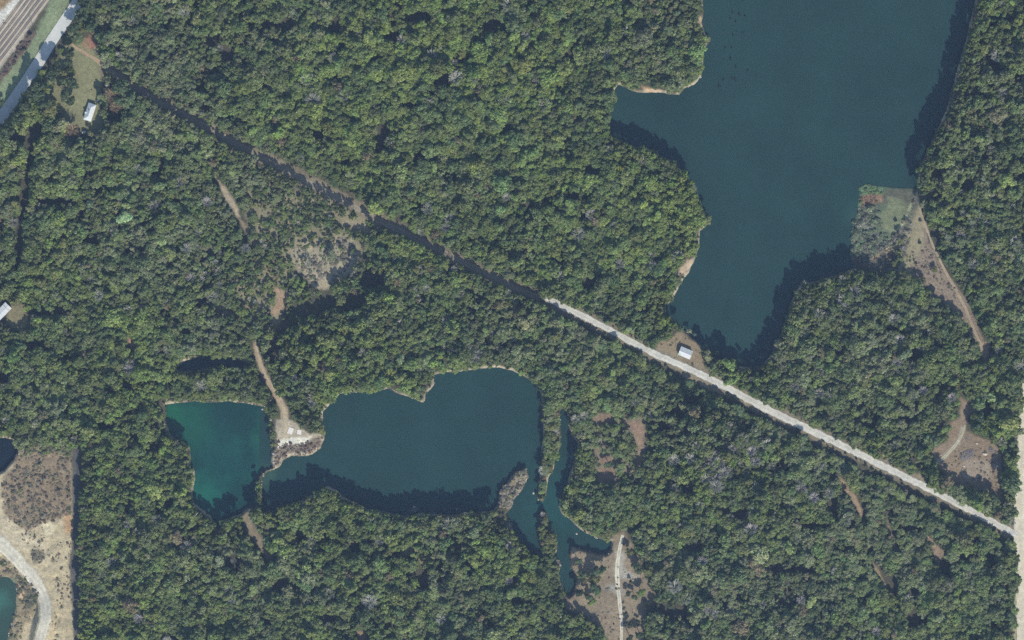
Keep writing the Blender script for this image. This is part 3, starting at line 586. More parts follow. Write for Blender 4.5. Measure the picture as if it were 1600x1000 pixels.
def speck_mesh():
    V, F = [], []; n = 8
    rings = [(-.55, .02, .22), (-.3, .14, .14), (0, .24, .16), (.3, .17, .18), (.45, .06, .26), (.5, .06, .4), (.58, .08, .46), (.7, .02, .44)]
    for (yy, r_, zz) in rings:
        for k in range(n): a_ = 2 * math.pi * k / n; V.append((math.cos(a_) * r_ * 1.25, yy, zz + math.sin(a_) * r_ * .8))
    for i in range(len(rings) - 1):
        for k in range(n): F.append((i*n+k, i*n+(k+1)%n, (i+1)*n+(k+1)%n, (i+1)*n+k))
    F += [tuple(range(n))[::-1], tuple(range((len(rings)-1)*n, len(rings)*n))]
    me = bpy.data.meshes.new('black_speck'); me.from_pydata(V, [], F); me.materials.append(M_black); return me
bm_ = speck_mesh()  # small black specks on the water, given an added bird shape
specks = [(1161,0,1),(1145,18,1.2),(1156,22,1.6),(1164.5,24,1.3),(1141.5,28,1.1),(1150,33.5,1.1),(1132,47,.8),(1151,48,.8),(1146,53.5,1.2),(1151,55,.7),(1160.5,50,.8),(1163,50,.8),(1133.5,74,1.1),(1143.5,73.5,1.2),(1142,91,1.6),(1150,104,1.1),(1168.5,109.5,1.2),(1130.5,124,1.2),(1144.5,121.5,1.2),(1148.5,122.5,1.2),(1150.5,126.5,.7),(1123.5,134,1.3),(1126.5,134,.7),(1165.5,137,.8),(1296,390,1.1),(1251,406.5,.9),(1269,414,1),(1279,419,1.2),(1207,503,.8),(1509,62,1.3),(1494,106,1)]
ow = lambda n: ['', 'first','second','third','fourth','fifth','sixth','seventh','eighth','ninth','tenth','eleventh','twelfth','thirteenth','fourteenth','fifteenth','sixteenth','seventeenth','eighteenth','nineteenth','twentieth','twenty-first','twenty-second','twenty-third','twenty-fourth'][n]
bo = sorted(range(24), key=lambda i: specks[i][1]); rank = {b: i + 1 for i, b in enumerate(bo)}
for k, (a_, b_, s_) in enumerate(specks):
    o = bpy.data.objects.new('black_speck', bm_); COL.objects.link(o); x, y = W(a_, b_); o.location = (x, y, WATER_Z + .0); o.scale = (s_ * 1.9,) * 3; o.rotation_euler = (0, 0, random.uniform(-.3, .3))
    lb = f'{ow(rank[k])} from the top of the black birds afloat on the big lake' if k < 24 else ['northernmost black speck afloat in the south bay shadow','westernmost black speck of the south bay shadow group','second black speck from the right in the south bay shadow','third black speck from the left in the south bay shadow','lone black speck in the narrow south end of the big lake','black speck afloat under the east bank, northern one','black speck afloat under the east bank, southern one'][k - 24]
    tag(o, lb, 'bird', 'black birds floating on the big lake')

# ------------------------------------------------------------------ tree models
M_leaf = leaf_mat('foliage', .22); M_bark = plain_mat('bark', (.10, .085, .07), .95, .2); M_bare = leaf_mat('bare_branches', 0)
def crown_mesh(name, seed, R=3.4, Hc=5.0, z0=7.5, nl=9, nq=620, qs=(.34, .78), flat=.75, spread=.62):
    r = np.random.default_rng(seed); V, F, T = [], [], []
    lobes = []
    for k in range(nl):
        a_ = r.uniform(0, 6.283); q_ = math.sqrt(r.uniform(0, 1)) * R * spread; rr = R * r.uniform(.20, .42)
        zz = z0 + Hc * (.55 * (1 - (q_ / R) ** 1.6)) + r.uniform(-1.0, 1.0); lobes.append((q_ * math.cos(a_), q_ * math.sin(a_), zz, rr))
    lobes.append((0, 0, z0 + Hc * .25, R * .50)); lb = np.array(lobes)
    wt = lb[:, 3] ** 2; wt /= wt.sum(); pick = r.choice(len(lb), nq, p=wt)
    u = r.normal(size=(nq, 3)); u[:, 2] = np.abs(u[:, 2]) * 1.0 - .35; u /= np.linalg.norm(u, axis=1)[:, None]
    c = lb[pick, :3] + u * (lb[pick, 3] * r.uniform(.8, 1.15, nq))[:, None] * np.array([1, 1, flat])
    nrm = u + r.normal(size=(nq, 3)) * .45 + np.array([0, 0, .25]); nrm /= np.linalg.norm(nrm, axis=1)[:, None]
    t1 = np.cross(nrm, r.normal(size=(nq, 3))); t1 /= np.linalg.norm(t1, axis=1)[:, None]; t2 = np.cross(nrm, t1)
    s = r.uniform(qs[0], qs[1], nq)[:, None]; asp = r.uniform(.6, 1.0, nq)[:, None]
    P = np.stack([c - t1 * s - t2 * s * asp * .2, c - t2 * s * asp, c + t1 * s * r.uniform(.7, 1.1, (nq, 1)), c + t2 * s * asp], 1).reshape(-1, 3)
    V = P; F = [(4 * k, 4 * k + 1, 4 * k + 2, 4 * k + 3) for k in range(nq)]
    ltone = r.uniform(.80, 1.2, len(lobes)); tone = np.repeat(r.uniform(.66, 1.34, nq) * ltone[pick], 4)[:, None] * np.repeat(1 + r.normal(size=(nq, 3)) * .06, 4, axis=0)
    ico_v, ico_f = [], []                                           # leafy inner mass of each lobe
    for (x, y, z, rr) in lobes:
        b = len(V) + len(ico_v); n1, n2 = 6, 3
        for j in range(n2 + 1):
            th = math.pi * (.08 + .62 * j / n2)
            for k in range(n1): ph = 6.283 * k / n1 + j * .5; q_ = rr * .72 * r.uniform(.85, 1.1); ico_v.append((x + math.sin(th) * math.cos(ph) * q_, y + math.sin(th) * math.sin(ph) * q_, z + math.cos(th) * q_ * flat))
        for j in range(n2):
            for k in range(n1): ico_f.append((b + j*n1 + k, b + (j+1)*n1 + k, b + (j+1)*n1 + (k+1) % n1, b + j*n1 + (k+1) % n1))
        ico_f.append(tuple(b + k for k in range(n1)))
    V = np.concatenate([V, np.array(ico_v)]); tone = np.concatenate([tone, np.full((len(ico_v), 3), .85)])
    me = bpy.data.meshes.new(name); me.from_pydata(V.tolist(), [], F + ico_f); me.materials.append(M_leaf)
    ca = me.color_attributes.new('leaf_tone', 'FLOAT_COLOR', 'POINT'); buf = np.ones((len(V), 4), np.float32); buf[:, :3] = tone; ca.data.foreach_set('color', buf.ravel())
    return me
def trunk_mesh(seed, top=9.0, r0=.28):
    r = random.Random(seed); V, F = [], []; tube(V, F, (0, 0, -1), (r.uniform(-.2, .2), r.uniform(-.2, .2), top * .65), r0, r0 * .65, 6)
    for k in range(5):
        a_ = 6.283 * k / 5 + r.uniform(-.4, .4); z = top * r.uniform(.45, .65); l_ = r.uniform(1.4, 2.4)
        tube(V, F, (0, 0, z), (math.cos(a_) * l_, math.sin(a_) * l_, z + r.uniform(1.8, 3)), r0 * .45, r0 * .15, 4)
    me = bpy.data.meshes.new('trunk'); me.from_pydata(V, [], F); me.materials.append(M_bark); return me
def bare_mesh(seed, R=3.2, top=11.5, n=34):
    r = random.Random(seed); V, F = [], []
    for k in range(n):
        a_ = 6.283 * k / n * 2.4 + r.uniform(-.3, .3); z = r.uniform(5, 9); l_ = R * r.uniform(.6, 1.05); e = (math.cos(a_) * l_, math.sin(a_) * l_, z + r.uniform(1.5, 3.2))
        tube(V, F, (0, 0, z - .6), e, .14, .06, 3)
        for j in range(9):
            t_ = r.uniform(.3, 1); b_ = a_ + r.uniform(-1.1, 1.1); p = (e[0] * t_, e[1] * t_, z - .6 + (e[2] - z + .6) * t_); l2 = r.uniform(.6, 1.5)
            tube(V, F, p, (p[0] + math.cos(b_) * l2, p[1] + math.sin(b_) * l2, p[2] + r.uniform(.2, 1.0)), .09, .035, 3)
    me = bpy.data.meshes.new('branches'); me.from_pydata(V, [], F); me.materials.append(M_bare)
    ca = me.color_attributes.new('leaf_tone', 'FLOAT_COLOR', 'POINT'); buf = np.ones((len(V), 4), np.float32); ca.data.foreach_set('color', buf.ravel())
    return me
_q = dict(nq=760, qs=(.26, .62))
BROAD = [dict(nl=14, spread=.8, **_q), dict(nl=20, R=3.9, spread=.85, **_q), dict(nl=9, R=3.1, Hc=6, spread=.7, **_q), dict(nl=16, R=3.6, Hc=4, flat=.6, spread=.85, **_q), dict(nl=12, R=3.4, spread=.9, **_q), dict(nl=24, R=4.2, spread=.9, nq=980, qs=(.26, .62)), dict(nl=10, R=3.0, Hc=7, flat=.9, spread=.7, **_q), dict(nl=15, R=3.6, Hc=5.5, spread=.85, **_q)]
KINDS = []                                   # (kind, crown mesh, trunk mesh)
for k, d_ in enumerate(BROAD): KINDS.append(('broad', crown_mesh('crown', 40 + k, **d_), trunk_mesh(k)))
for k in range(3): KINDS.append(('thin', crown_mesh('crown', 80 + k, nl=18, R=3.3, nq=420, qs=(.16, .42), spread=.9), trunk_mesh(20 + k)))   # sparse crowns
for k in range(4): KINDS.append(('bare', bare_mesh(60 + k), trunk_mesh(30 + k, 10, .3)))
NB, NT, NR = 8, 3, 4
SHR = [crown_mesh('leaves', 100 + k, R=1.3, Hc=1.0, z0=.7, nl=5, nq=120, qs=(.2, .45), spread=.6) for k in range(3)]

# ------------------------------------------------------------------ where the trees stand
def density_map(px, py):
    d = np.ones(px.shape); n = (fbm(px, py, 7, 55, 2) - .5) * 5
    for col, soft, poly, dens in PATCH:
        d = np.where(sdf(px, py, poly, 10) + n * .35 < (4.2 if dens == 0 else 1.0), np.minimum(d, dens) if dens else 0.0, d)
    for (cx, cy, rx, ry) in GAPS: d = np.where(((px - cx) / rx) ** 2 + ((py - cy) / ry) ** 2 < 1, np.minimum(d, .19), d)
    for pts, hw, dens in STRIPS: d = np.where(dist_line(px, py, pts) < hw + n * .3, dens, d)
    return d
def gauss(px, py, cx, cy, r): return np.exp(-((px - cx) ** 2 + (py - cy) ** 2) / (2 * r * r))
sp = 5.3                                                          # spacing in photo px
bx = np.arange(-70, 1670, sp); by = np.arange(-60, 1062, sp * .866)
TX, TY = np.meshgrid(bx, by, indexing='ij'); TX = TX + (np.arange(len(by)) % 2)[None, :] * sp / 2
TX = (TX + rng.uniform(-.42, .42, TX.shape) * sp).ravel(); TY = (TY + rng.uniform(-.42, .42, TY.shape) * sp).ravel()
sh = np.full(TX.shape, 1e3)
for L in LAKES: sh = np.minimum(sh, sdf(TX, TY, L))
droad = dist_line(TX, TY, DIAG); dsigned_n = fbm(TX, TY, 16, 91, 2)
side = np.interp(TX, [p[0] for p in DIAG], [p[1] for p in DIAG]) - TY       # >0 : north of the road
keep = (sh > 1.0 + 0.0 * TX) & (droad > np.where(TX < 850, np.where(side > 0, 11.0 + 4.5 * np.exp(-((TX - 545) / 95) ** 2), 9.0), np.where(side > 0, 9.0, np.interp(TX, [850, 860, 1000, 1060, 1500, 1580], [9, 18, 15, 21, 20, 14]))) + (dsigned_n - .5) * np.where(TX < 850, 3, 6))
keep &= dist_line(TX, TY, PAVED) > np.where((TY > 25) & (TY < 110), 20, 12.5)
keep &= ~((TX > np.interp(TY, [580, 640, 700, 780, 870, 1000], [1603, 1598, 1592, 1588, 1589, 1592])) & (TX < 1620) & (TY > 575))
keep &= ~((TX < 90) & (TY < 60) & (TX * 1.3 + TY < 140))
dm = density_map(TX, TY)
gapn = fbm(TX, TY, 30, 61, 3); gap = np.where(gapn < .33, .35, 1.0)
for (cx, cy, rx, ry) in GAPS: gap = np.where(((TX - cx) / rx) ** 2 + ((TY - cy) / ry) ** 2 < rng.uniform(.5, 1.3, TX.shape), .10, gap)
keep &= rng.random(TX.shape) < dm * gap * .97
for cx, cy in ((141, 175), (1071, 551), (4, 489), (168,132)):
    keep &= np.hypot(TX - cx, TY - cy) > (20 if cx != 168 else 6)
keep &= ~((TX < 30) & (np.abs(TY - 492) < 20))
keep &= ~inside(TX, TY, [(1035,535),(1060,515),(1092,535),(1108,588),(1060,566)])
TX, TY, sh, droad, side = (a_[keep] for a_ in (TX, TY, sh, droad, side)); n = len(TX)
# size
big = fbm(TX, TY, 90, 70, 2)
SCL = rng.lognormal(-.20, .30, n) * (.72 + .5 * big)
SCL *= 1 + .25 * gauss(TX, TY, 640, 110, 150) + .25 * gauss(TX, TY, 1480, 900, 110) + .15 * gauss(TX, TY, 150, 250, 120) - .15 * gauss(TX, TY, 420, 400, 110)
bigp = .10 + .22 * gauss(TX, TY, 1450, 880, 110) + .15 * gauss(TX, TY, 650, 100, 130) + .15 * gauss(TX, TY, 1120, 830, 90) + .12 * gauss(TX, TY, 1330, 560, 80) + .12 * gauss(TX, TY, 600, 860, 90)
bigm = rng.random(n) < bigp; SCL = np.where(bigm, SCL * rng.uniform(1.2, 1.6, n), SCL)
HT = 1.0 + .45 * (fbm(TX, TY, 26, 72, 2) - .5) * 2 + rng.normal(0, .13, n)
HT = np.clip(np.where(bigm, np.maximum(HT, .95) * .95, HT), .38, 1.6)   # height factor
HT = HT * (1 + .45 * gauss(TX, TY, 1500, 180, 70) + .2 * gauss(TX, TY, 1280, 480, 50) + .15 * gauss(TX, TY, 600, 820, 120))
tall = np.zeros(n, bool)
for L_ in (MAIN_LAKE, MID_LAKE, GREEN_LAKE):
    for q_ in (6, 14, 22): tall |= inside(TX - .36 * q_, TY - .93 * q_, L_)
tall &= ~((TX > 830) & (TX < 900) & (TY > 600) & (TY < 900)) & ~inside(TX, TY, [(395,640),(510,640),(520,745),(395,800)])
tallf = np.where(tall, np.where(TX > 1330, 1.7, np.where(TX > 930, 1.4, 1.25)), 1.0)
east = (TX > 1430) & (TX < 1545) & (TY < 268) & (sh < 22); tallf = np.where(east, 1.7, tallf)
low = (sh < 5) & ~tall & ~east; SCL = np.where(low & (rng.random(n) < .7), SCL * .55, SCL)
nshore = np.zeros(n, bool)                                                 # land just north of water: low bushes
for L in LAKES: nshore |= inside(TX, TY + 9, L) | inside(TX + 3, TY + 6, L)
SCL = np.where(nshore, SCL * .72, SCL); HT = np.where(nshore, HT * .6, HT); HT = np.where(low, HT * .8, HT)
for (cx, cy, r_) in ((410, 350, 70), (500, 330, 50), (930, 690, 45), (430, 470, 40), (1380, 850, 60)):
    g_ = gauss(TX, TY, cx, cy, r_); SCL *= 1 - .28 * g_; HT *= 1 - .42 * g_
HT = np.where((TX > 836) & (TX < 876) & (TY > 636) & (TY < 900), HT * .6, HT)
HT = np.where((TX > 124) & (TX < 146) & (TY > 690), (1 + rng.normal(0, .08, n)) * 1.3 / (.42 + .46 * SCL), HT); HT = np.where((TX > 850) & (side < 0) & (droad < 40), HT * .62, HT); sroad = (TX < 850) & (side < 0) & (droad < 24); HT = np.where(sroad, (1.0 + rng.normal(0, .06, n)) * 1.08 / (.42 + .46 * SCL), HT)
HT = np.where((TX > 40) & (TX < 66) & (TY > 225) & (TY < 420), np.maximum(HT, 1.25), HT); rdp = dist_line(TX, TY, PAVED); HT = np.where((rdp < 38) & (TY > 22) & (TY < 150), HT * .42, HT); HT = np.where(tallf > 1, (1.0 + rng.normal(0, .07, n)) * tallf * (.95 / (.42 + .46 * np.clip(SCL, .6, 1.3))) , HT)
for (cx, cy, r_, g0) in ((500, 520, 45, .45), (590, 470, 35, .45), (450, 560, 30, .4), (1080, 690, 35, .4), (1120, 660, 30, .4)): HT = HT * (1 + g0 * gauss(TX, TY, cx, cy, r_))
SCL = np.clip(SCL, .32, 2.15)
# colour: five hues mixed by low-frequency fields
OLIVE, GREYG, YELG, DARKG, TAN, LILAC = (np.array(c) for c in ((.134,.178,.058), (.162,.190,.096), (.154,.208,.054), (.094,.134,.054), (.22,.19,.11), (.235,.24,.20)))
hue1 = fbm(TX, TY, 120, 80, 3) + rng.normal(0, .13, n); hue2 = fbm(TX, TY, 40, 81, 3) + rng.normal(0, .16, n)
hue1 += -.25 * gauss(TX, TY, 280, 130, 120) + .28 * gauss(TX, TY, 650, 100, 130) + .2 * gauss(TX, TY, 700, 60, 80) - .15 * gauss(TX, TY, 1150, 720, 70) + .12 * gauss(TX, TY, 1050, 330, 70)
TINT = OLIVE[None] * np.ones((n, 1))
w = sstep(.42, .25, hue1)[:, None]; TINT = TINT * (1 - w) + GREYG * w
w = sstep(.55, .78, hue1)[:, None]; TINT = TINT * (1 - w) + YELG * w
w = sstep(.52, .30, hue2)[:, None] * .85; TINT = TINT * (1 - w) + DARKG * w
w = (nshore | (low & (side > -1e9)))[:, None] * .5; TINT = TINT * (1 - w) + YELG * 1.1 * w
TINT *= (.80 + .42 * fbm(TX, TY, 55, 85, 2))[:, None] * rng.lognormal(0, .17, n)[:, None] * (1 + rng.normal(0, .05, (n, 3)))
VAR = rng.integers(0, NB, n)
thin = rng.random(n) < .16 + .3 * gauss(TX, TY, 280, 130, 120); VAR = np.where(thin, NB + rng.integers(0, NT, n), VAR)
barep = .02 + .30 * gauss(TX, TY, 1130, 720, 42) + .10 * gauss(TX, TY, 1300, 590, 70) + .22 * gauss(TX, TY, 1325, 470, 20) + .12 * gauss(TX, TY, 490, 400, 45) + .06 * gauss(TX, TY, 700, 530, 70) + .06 * gauss(TX, TY, 340, 400, 60) + .1 * gauss(TX, TY, 1250, 770, 40) + .05 * gauss(TX, TY, 1530, 380, 60)
isb = rng.random(n) < barep
rare = rng.random(n) < .012; TINT = np.where(rare[:, None], TAN * rng.uniform(.6, .9, (n, 1)), TINT)

# hand-placed trees read off the photo: px, py, scale, height factor, kind, tint, label
G1, G2, G3, G4, GR, GB, TN = (.12,.175,.045), (.08,.12,.055), (.05,.075,.035), (.13,.14,.05), (.22,.22,.21), (.27,.26,.25), (.20,.15,.09)
HAND = [
 (176,86,1.75,1.3,'b',G1,'large bright green tree at the top of the house lawn beside the sandy driveway'),
 (166,78,1.3,1.2,'b',G1,'bright green tree just left of the largest bright one above the driveway'),
 (184,99,1.3,1.2,'b',G1,'bright green tree just below the largest bright one above the driveway'),
 (148,45,1.66,1.1,'b',G2,'mid green tree north of the patch of red soil'),
 (165,58,2.07,1.3,'b',G2,'mid green tree between the red soil and the forest'),
 (193,140,1.93,1.2,'b',G2,'soft round green tree below the dark gap east of the lawn'),
 (208,157,1.8,1.3,'b',G2,'broad soft green tree right of the house across the shadow'),
 (190,158,1.4,1.2,'b',G2,'green tree between the house and the broad soft green tree'),
 (222,160,1.2,1.1,'b',G4,'yellowish tree on the east side of the broad soft green tree'),
 (170,118,1.24,.8,'t',G4,'thin yellowish tree at the east edge of the lawn above the cream shed'),
 (176,150,1.79,.9,'r',TN,'brownish bare tree just east of the house'),
 (182,168,1.66,.9,'r',TN,'brownish bare tree southeast of the house'),
 (116,203,1.79,.8,'r',TN,'pinkish brown bare tree southwest of the house'),
 (107,206,1.52,.7,'r',TN,'smaller pinkish brown bare tree southwest of the house'),
 (108,100,1.38,.9,'b',G3,'dark tree on the west edge of the lawn, northern one'),
 (111,84,1.38,1.3,'b',G3,'narrow dark tree between the driveway and the paved road'),
 (105,118,1.52,.9,'t',G4,'thin olive tree on the west edge of the lawn'),
 (117,130,1.66,1.1,'b',G3,'dark tree on the west edge of the lawn, southern one'),
 (92,108,2.0,1.15,'b',G3,'tall dark tree whose shadow reaches the paved road, northern one'),
 (84,121,2.10,1.5,'b',G3,'tall dark tree beside the paved road, middle one'),
 (62,140,2.10,1.6,'b',G3,'tall dark tree beside the paved road, lone one in the grass'),
 (60,150,2.10,1.4,'b',G3,'dark tree just below the lone roadside one'),
 (104,152,1.93,1.0,'b',G3,'dark tree in the grass west of the house'),
 (80,170,2.10,1.0,'b',G4,'light olive round tree in the dark shade southwest of the lawn'),
 (72,163,2.10,1.3,'b',G3,'dark tree left of the light olive round one'),
 (112,158,1.24,.9,'b',G3,'small dark tree right beside the west lawn edge near the house'),
 (102,128,1.38,1.0,'b',G2,'mid green tree between two dark ones west of the lawn'),
 (40,170,2.07,1.5,'b',G3,'big dark tree at the bend of the paved road'),
 (30,185,2.10,1.5,'b',G3,'big dark tree shading the paved road near the left edge'),
 (12,205,2.07,1.5,'b',G3,'dark tree shading the paved road right at the left edge'),
 (3,162,1.24,.7,'b',G3,'dark roundish tree across the paved road at the left edge'),
 (139,14,2.10,1.6,'b',G3,'tall dark tree shading the top end of the paved road'),
 (130,30,1.79,1.4,'b',G3,'dark tree right of the shaded road top, lower one'),
 (118,44,1.38,1.2,'b',G3,'dark roadside tree above the driveway mouth'),
 (147,2,2.10,1.7,'b',G3,'tall dark tree at the very top beside the road'),
 (131,47,1.10,.7,'t',G4,'small straw-coloured tree above the driveway mouth'),
 (24,555,1.9,1.3,'b',(.10,.17,.05),'very bright green round tree near the left edge below the mobile home'),
 (3,545,1.2,1,'r',GB,'grey bare tree at the left edge below the mobile home'),
 (30,468,1.6,1.1,'b',G4,'yellow-green tree just above the mobile home'),
 (41,462,1.4,1.1,'b',G1,'yellow-green tree up and right of the mobile home'),
 (970,265,1.1,1.2,'b',(.22,.24,.03),'vivid yellow tree south of the lake bay with the dark shadow'),
 # clearing in the lower middle
 (1001,924,1.10,0.86,'b',G1,'lone bright green tree right of the sandy path, northernmost'),
 (991,932,1.04,0.86,'b',G2,'tree right of the sandy path, just left of the lone bright one'),
 (981,926,0.92,0.80,'t',G3,'thin dark tree close to the right of the sandy path'),
 (986,908,0.55,0.69,'b',G3,'small dark bush-like tree on the pale streak right of the path'),
 (1009,944,0.61,0.57,'b',G3,'small dark tree alone near the east edge of the clearing'),
 (978,958,0.61,0.57,'b',G3,'small dark tree tight beside the two wheel ruts of the path'),
 (982,975,0.85,0.92,'b',G3,'dark narrow tree right of the path, lower left one'),
 (997,970,0.67,0.69,'b',G3,'small dark tree in the lower right of the clearing'),
 (999,990,1.10,1.03,'b',G3,'dark tree at the bottom right of the clearing'),
 (984,995,1.22,1.09,'b',G3,'dark tree at the bottom of the clearing beside the path'),
 (943,888,0.98,1.03,'b',G2,'pointed dark tree in the clearing left of the path, right of a pair'),
 (932,893,1.46,1.09,'b',G2,'tree in the clearing left of the path, left of a pair'),
 (928,902,1.34,1.03,'b',G4,'olive tree below the pair left of the path'),
 (903,876,1.22,0.92,'b',G2,'tree on the point between the two coves'),
 (908,898,1.22,1.03,'b',G2,'tree near the channel west of the clearing pair'),
 (914,906,0.98,0.92,'t',G4,'thin olive tree west in the clearing near the channel'),
 (929,920,1.59,1.15,'b',G2,'largest tree in the lower left cluster of the clearing'),
 (920,932,1.34,1.03,'b',G2,'tree below the largest in the clearing cluster'),
 (907,925,1.22,0.92,'b',G3,'dark tree left in the clearing cluster at the channel end'),
 (925,940,1.10,0.92,'b',G1,'bright tree at the bottom of the clearing cluster'),
 (993,885,1.10,0.92,'b',G2,'greyish tree on the east side of the path top, upper one'),
 (999,892,1.10,0.92,'b',G2,'greyish tree on the east side of the path top, lower one'),
 (982,862,0.98,0.92,'b',G4,'olive tree just right of the path\'s top end'),
 (951,726,1.34,0.92,'b',G2,'round tree encircled by a ring of brown soil'),
 # marsh and east track
 (1459,421,.8,.55,'b',G4,'small round tree alone on the brown east track'),
 (1400,431,.6,.5,'b',G4,'pale small tree on the north shore below the reeds'),
 (1410,441,1.0,.8,'b',G4,'light green tree at the west foot of the east track'),
 (1440,437,.9,.8,'t',G4,'thin light tree at the edge of the east track'),
 (1400,375,.6,.35,'r',GB,'pale bare tree south of the algae pond'),
 (1412,388,.7,.4,'r',GR,'grey bare tree between algae pond and brown track'),
 (1424,352,.55,.35,'r',GB,'pale bare tree right beside the yellow reed strip'),
 (1398,402,.6,.35,'t',(.13,.14,.10),'thin grey-green tree in the middle of the marsh square'),
 (1378,388,.6,.35,'r',GR,'grey leafless tree in the marsh square\'s lower half'),
 # right clearing
 (1523,668,1.5,1.1,'b',G2,'tree inside the top of the right-hand clearing, left of a pair'),
 (1535,672,1.4,1.1,'b',G1,'bright tree inside the top of the right-hand clearing, right of a pair'),
 (1528,652,1.3,1.1,'b',G2,'tree above the pair at the top of the right-hand clearing'),
 (1467,745,1.3,1.2,'b',G3,'dark tree at the left foot of the right-hand clearing'),
 (1483,744,.9,.9,'b',G3,'narrow dark tree left in the right-hand clearing'),
 (1490,770,1.2,1.1,'b',G2,'tree south of the right-hand clearing, left one of three'),
 (1530,775,1.3,1.2,'b',G2,'tree south of the right-hand clearing, middle one of three'),
 (1550,778,1.2,1.2,'b',G2,'tree south of the right-hand clearing, right one of three'),
 # islands and strips in the water
 (848,803,.7,.5,'r',GB,'pale bare tree at the north end of the lower tree strip'),
 (849,815,.7,.5,'t',(.14,.15,.12),'greyish thin tree near the north end of the lower tree strip'),
 (851,832,.9,.6,'b',G4,'olive tree in the middle of the lower tree strip'),
 (860,843,1.3,.7,'b',G4,'largest olive tree on the lower tree strip'),
 (858,860,1.0,.6,'b',G4,'olive tree toward the south of the lower tree strip'),
 (862,872,.9,.6,'b',G2,'green tree toward the south of the lower tree strip'),
 (867,886,1.2,.7,'b',(.15,.17,.07),'pale green tree where the lower strip meets the forest'),
 (851,765,.6,.4,'b',G4,'small tree at the south tip of the upper tree strip'),
 (850,748,.6,.4,'t',TN,'brownish thin tree near the south tip of the upper tree strip'),
 (857,731,1.0,.6,'b',G4,'olive tree low on the upper tree strip'),
 (851,722,.9,.6,'b',G4,'leaning olive tree on the lake side of the upper tree strip'),
 (866,712,1.2,.7,'b',G1,'bright tree on the channel side of the upper tree strip'),
 (864,698,1.1,.7,'b',G4,'olive tree midway down the upper tree strip'),
 (862,682,1.1,.7,'b',G4,'olive tree in the upper part of the tree strip'),
 (862,665,1.1,.8,'b',G4,'olive tree at the head of the tree strip'),
 (1106,345,1.0,.45,'b',(.17,.18,.08),'pale bush-like tree on the small point of the west shore'),
 (1098,346,1.0,.5,'b',G4,'tree behind the tip of the small west shore point'),
 (1106,62,1.0,.5,'b',(.17,.18,.09),'pale tree on the small headland near the top of the west shore'),
 (1077,517,.8,.8,'t',(.34,.36,.20),'pale sunlit treetop in the shade off the cabin shore, larger one'),  # sunlight on these two treetops is put into their pale tint
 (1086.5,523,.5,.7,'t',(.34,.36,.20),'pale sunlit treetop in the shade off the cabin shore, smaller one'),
 (404,752,.8,.8,'b',G2,'tree on the thin bar between green lake and middle lake, north one'),
 (405,768,.8,.9,'b',G2,'tree on the thin bar between green lake and middle lake, middle one'),
 (405,784,.9,1,'b',G2,'tree on the thin bar between green lake and middle lake, south one'),
 (1102,545,1.1,.9,'b',G2,'tree right of the cabin lot, upper left of a pair'),
 (1117,553,1.3,.9,'b',G2,'tree right of the cabin lot in the pair beside the bay'),
 (1147,570,1.5,.8,'b',G4,'round olive tree by the bay south-east of the cabin'),
 (1138,578,1.0,.8,'b',G2,'tree between the round olive one and the gravel road'),
 (503,672,1.0,.5,'b',(.16,.18,.06),'yellow-green tree on the east tip of the sandy peninsula'),
 (492,664,1.2,.8,'b',G2,'tree at the neck of the sandy peninsula on the lake side'),
]
for c_ in [(490,622,1.5),(488,630,1.2),(182,363,1.3),(293,388,1.3),(325,316,1.4),(281,286,1.4),(243,321,1.4),(300,435,1.2),(224,478,1.2),(204,577,1.5),(205,568,1.3),(263,473,1.1),(385,388,1.2),(500,565,1.3),(460,590,1.2),(572,508,1.2),(730,540,1.4),(748,553,1.3),(658,574,1.2),(615,530,1.2),(697,356,1.3),(700,342,1.2),(1020,465-50,1.3),(968,413,1.4),(985,447,1.3),(922,335,1.4),(820,58,1.4),(838,130,1.3),(1330,455,1.9),(1316,468,1.9),(1336,474,1.6),(1322,482,1.5),(1287,579,1.5),(1399,565,1.5),(1403,532,1.6),(1332,605,1.3),(1240,603,1.4),(1440,610,1.3),(1485,621,1.4),(1421,617,1.3),(1100,700,1.6),(1112,712,1.7),(1123,722,1.7),(1108,730,1.6),(1128,738,1.6),(1118,748,1.5),(1172,705,1.4),(1180,720,1.4),(1250,762,1.5),(1270,776,1.5),(1172,826,1.8),(1096,876,1.5),(1106,950,1.4),(1118,958,1.4),(1290,835,1.2),(1250,936,1.2),(1366,985,1.3),(134,788,1.2),(202,817,1.2),(218,964,1.3),(160,895,1.2),(594,842,1.3),(648,796,.9),(675,800,.8),(488,845,1.2),(480,935,1.3),(797,852,1.2),(795,905,1.2),(1555,85,1.4),(1583,78,1.4),(1540,390,1.4),(1498,370,1.4)]:
    HAND.append((c_[0], c_[1], c_[2], 1.1, 'r', GR if random.random() < .5 else GB, None))
hx = np.array([h[0] for h in HAND], float); hy = np.array([h[1] for h in HAND], float)
near = np.array([np.any(np.hypot(hx - a_, hy - b_) < 4.2 + 0 * hx) for a_, b_ in zip(TX, TY)])
ok = ~near
# everything outside the frame margin stays in the mass; rank the rest by the size they show
TXk, TYk, SCk, HTk, TIk, VAk, isbk = TX[ok], TY[ok], SCL[ok], HT[ok], TINT[ok], VAR[ok], isb[ok]
VAk = np.where(isbk, NB + NT + rng.integers(0, NR, len(VAk)), VAk)
TIk = np.where(isbk[:, None], LILAC * rng.uniform(.8, 1.3, (len(VAk), 1)), TIk)

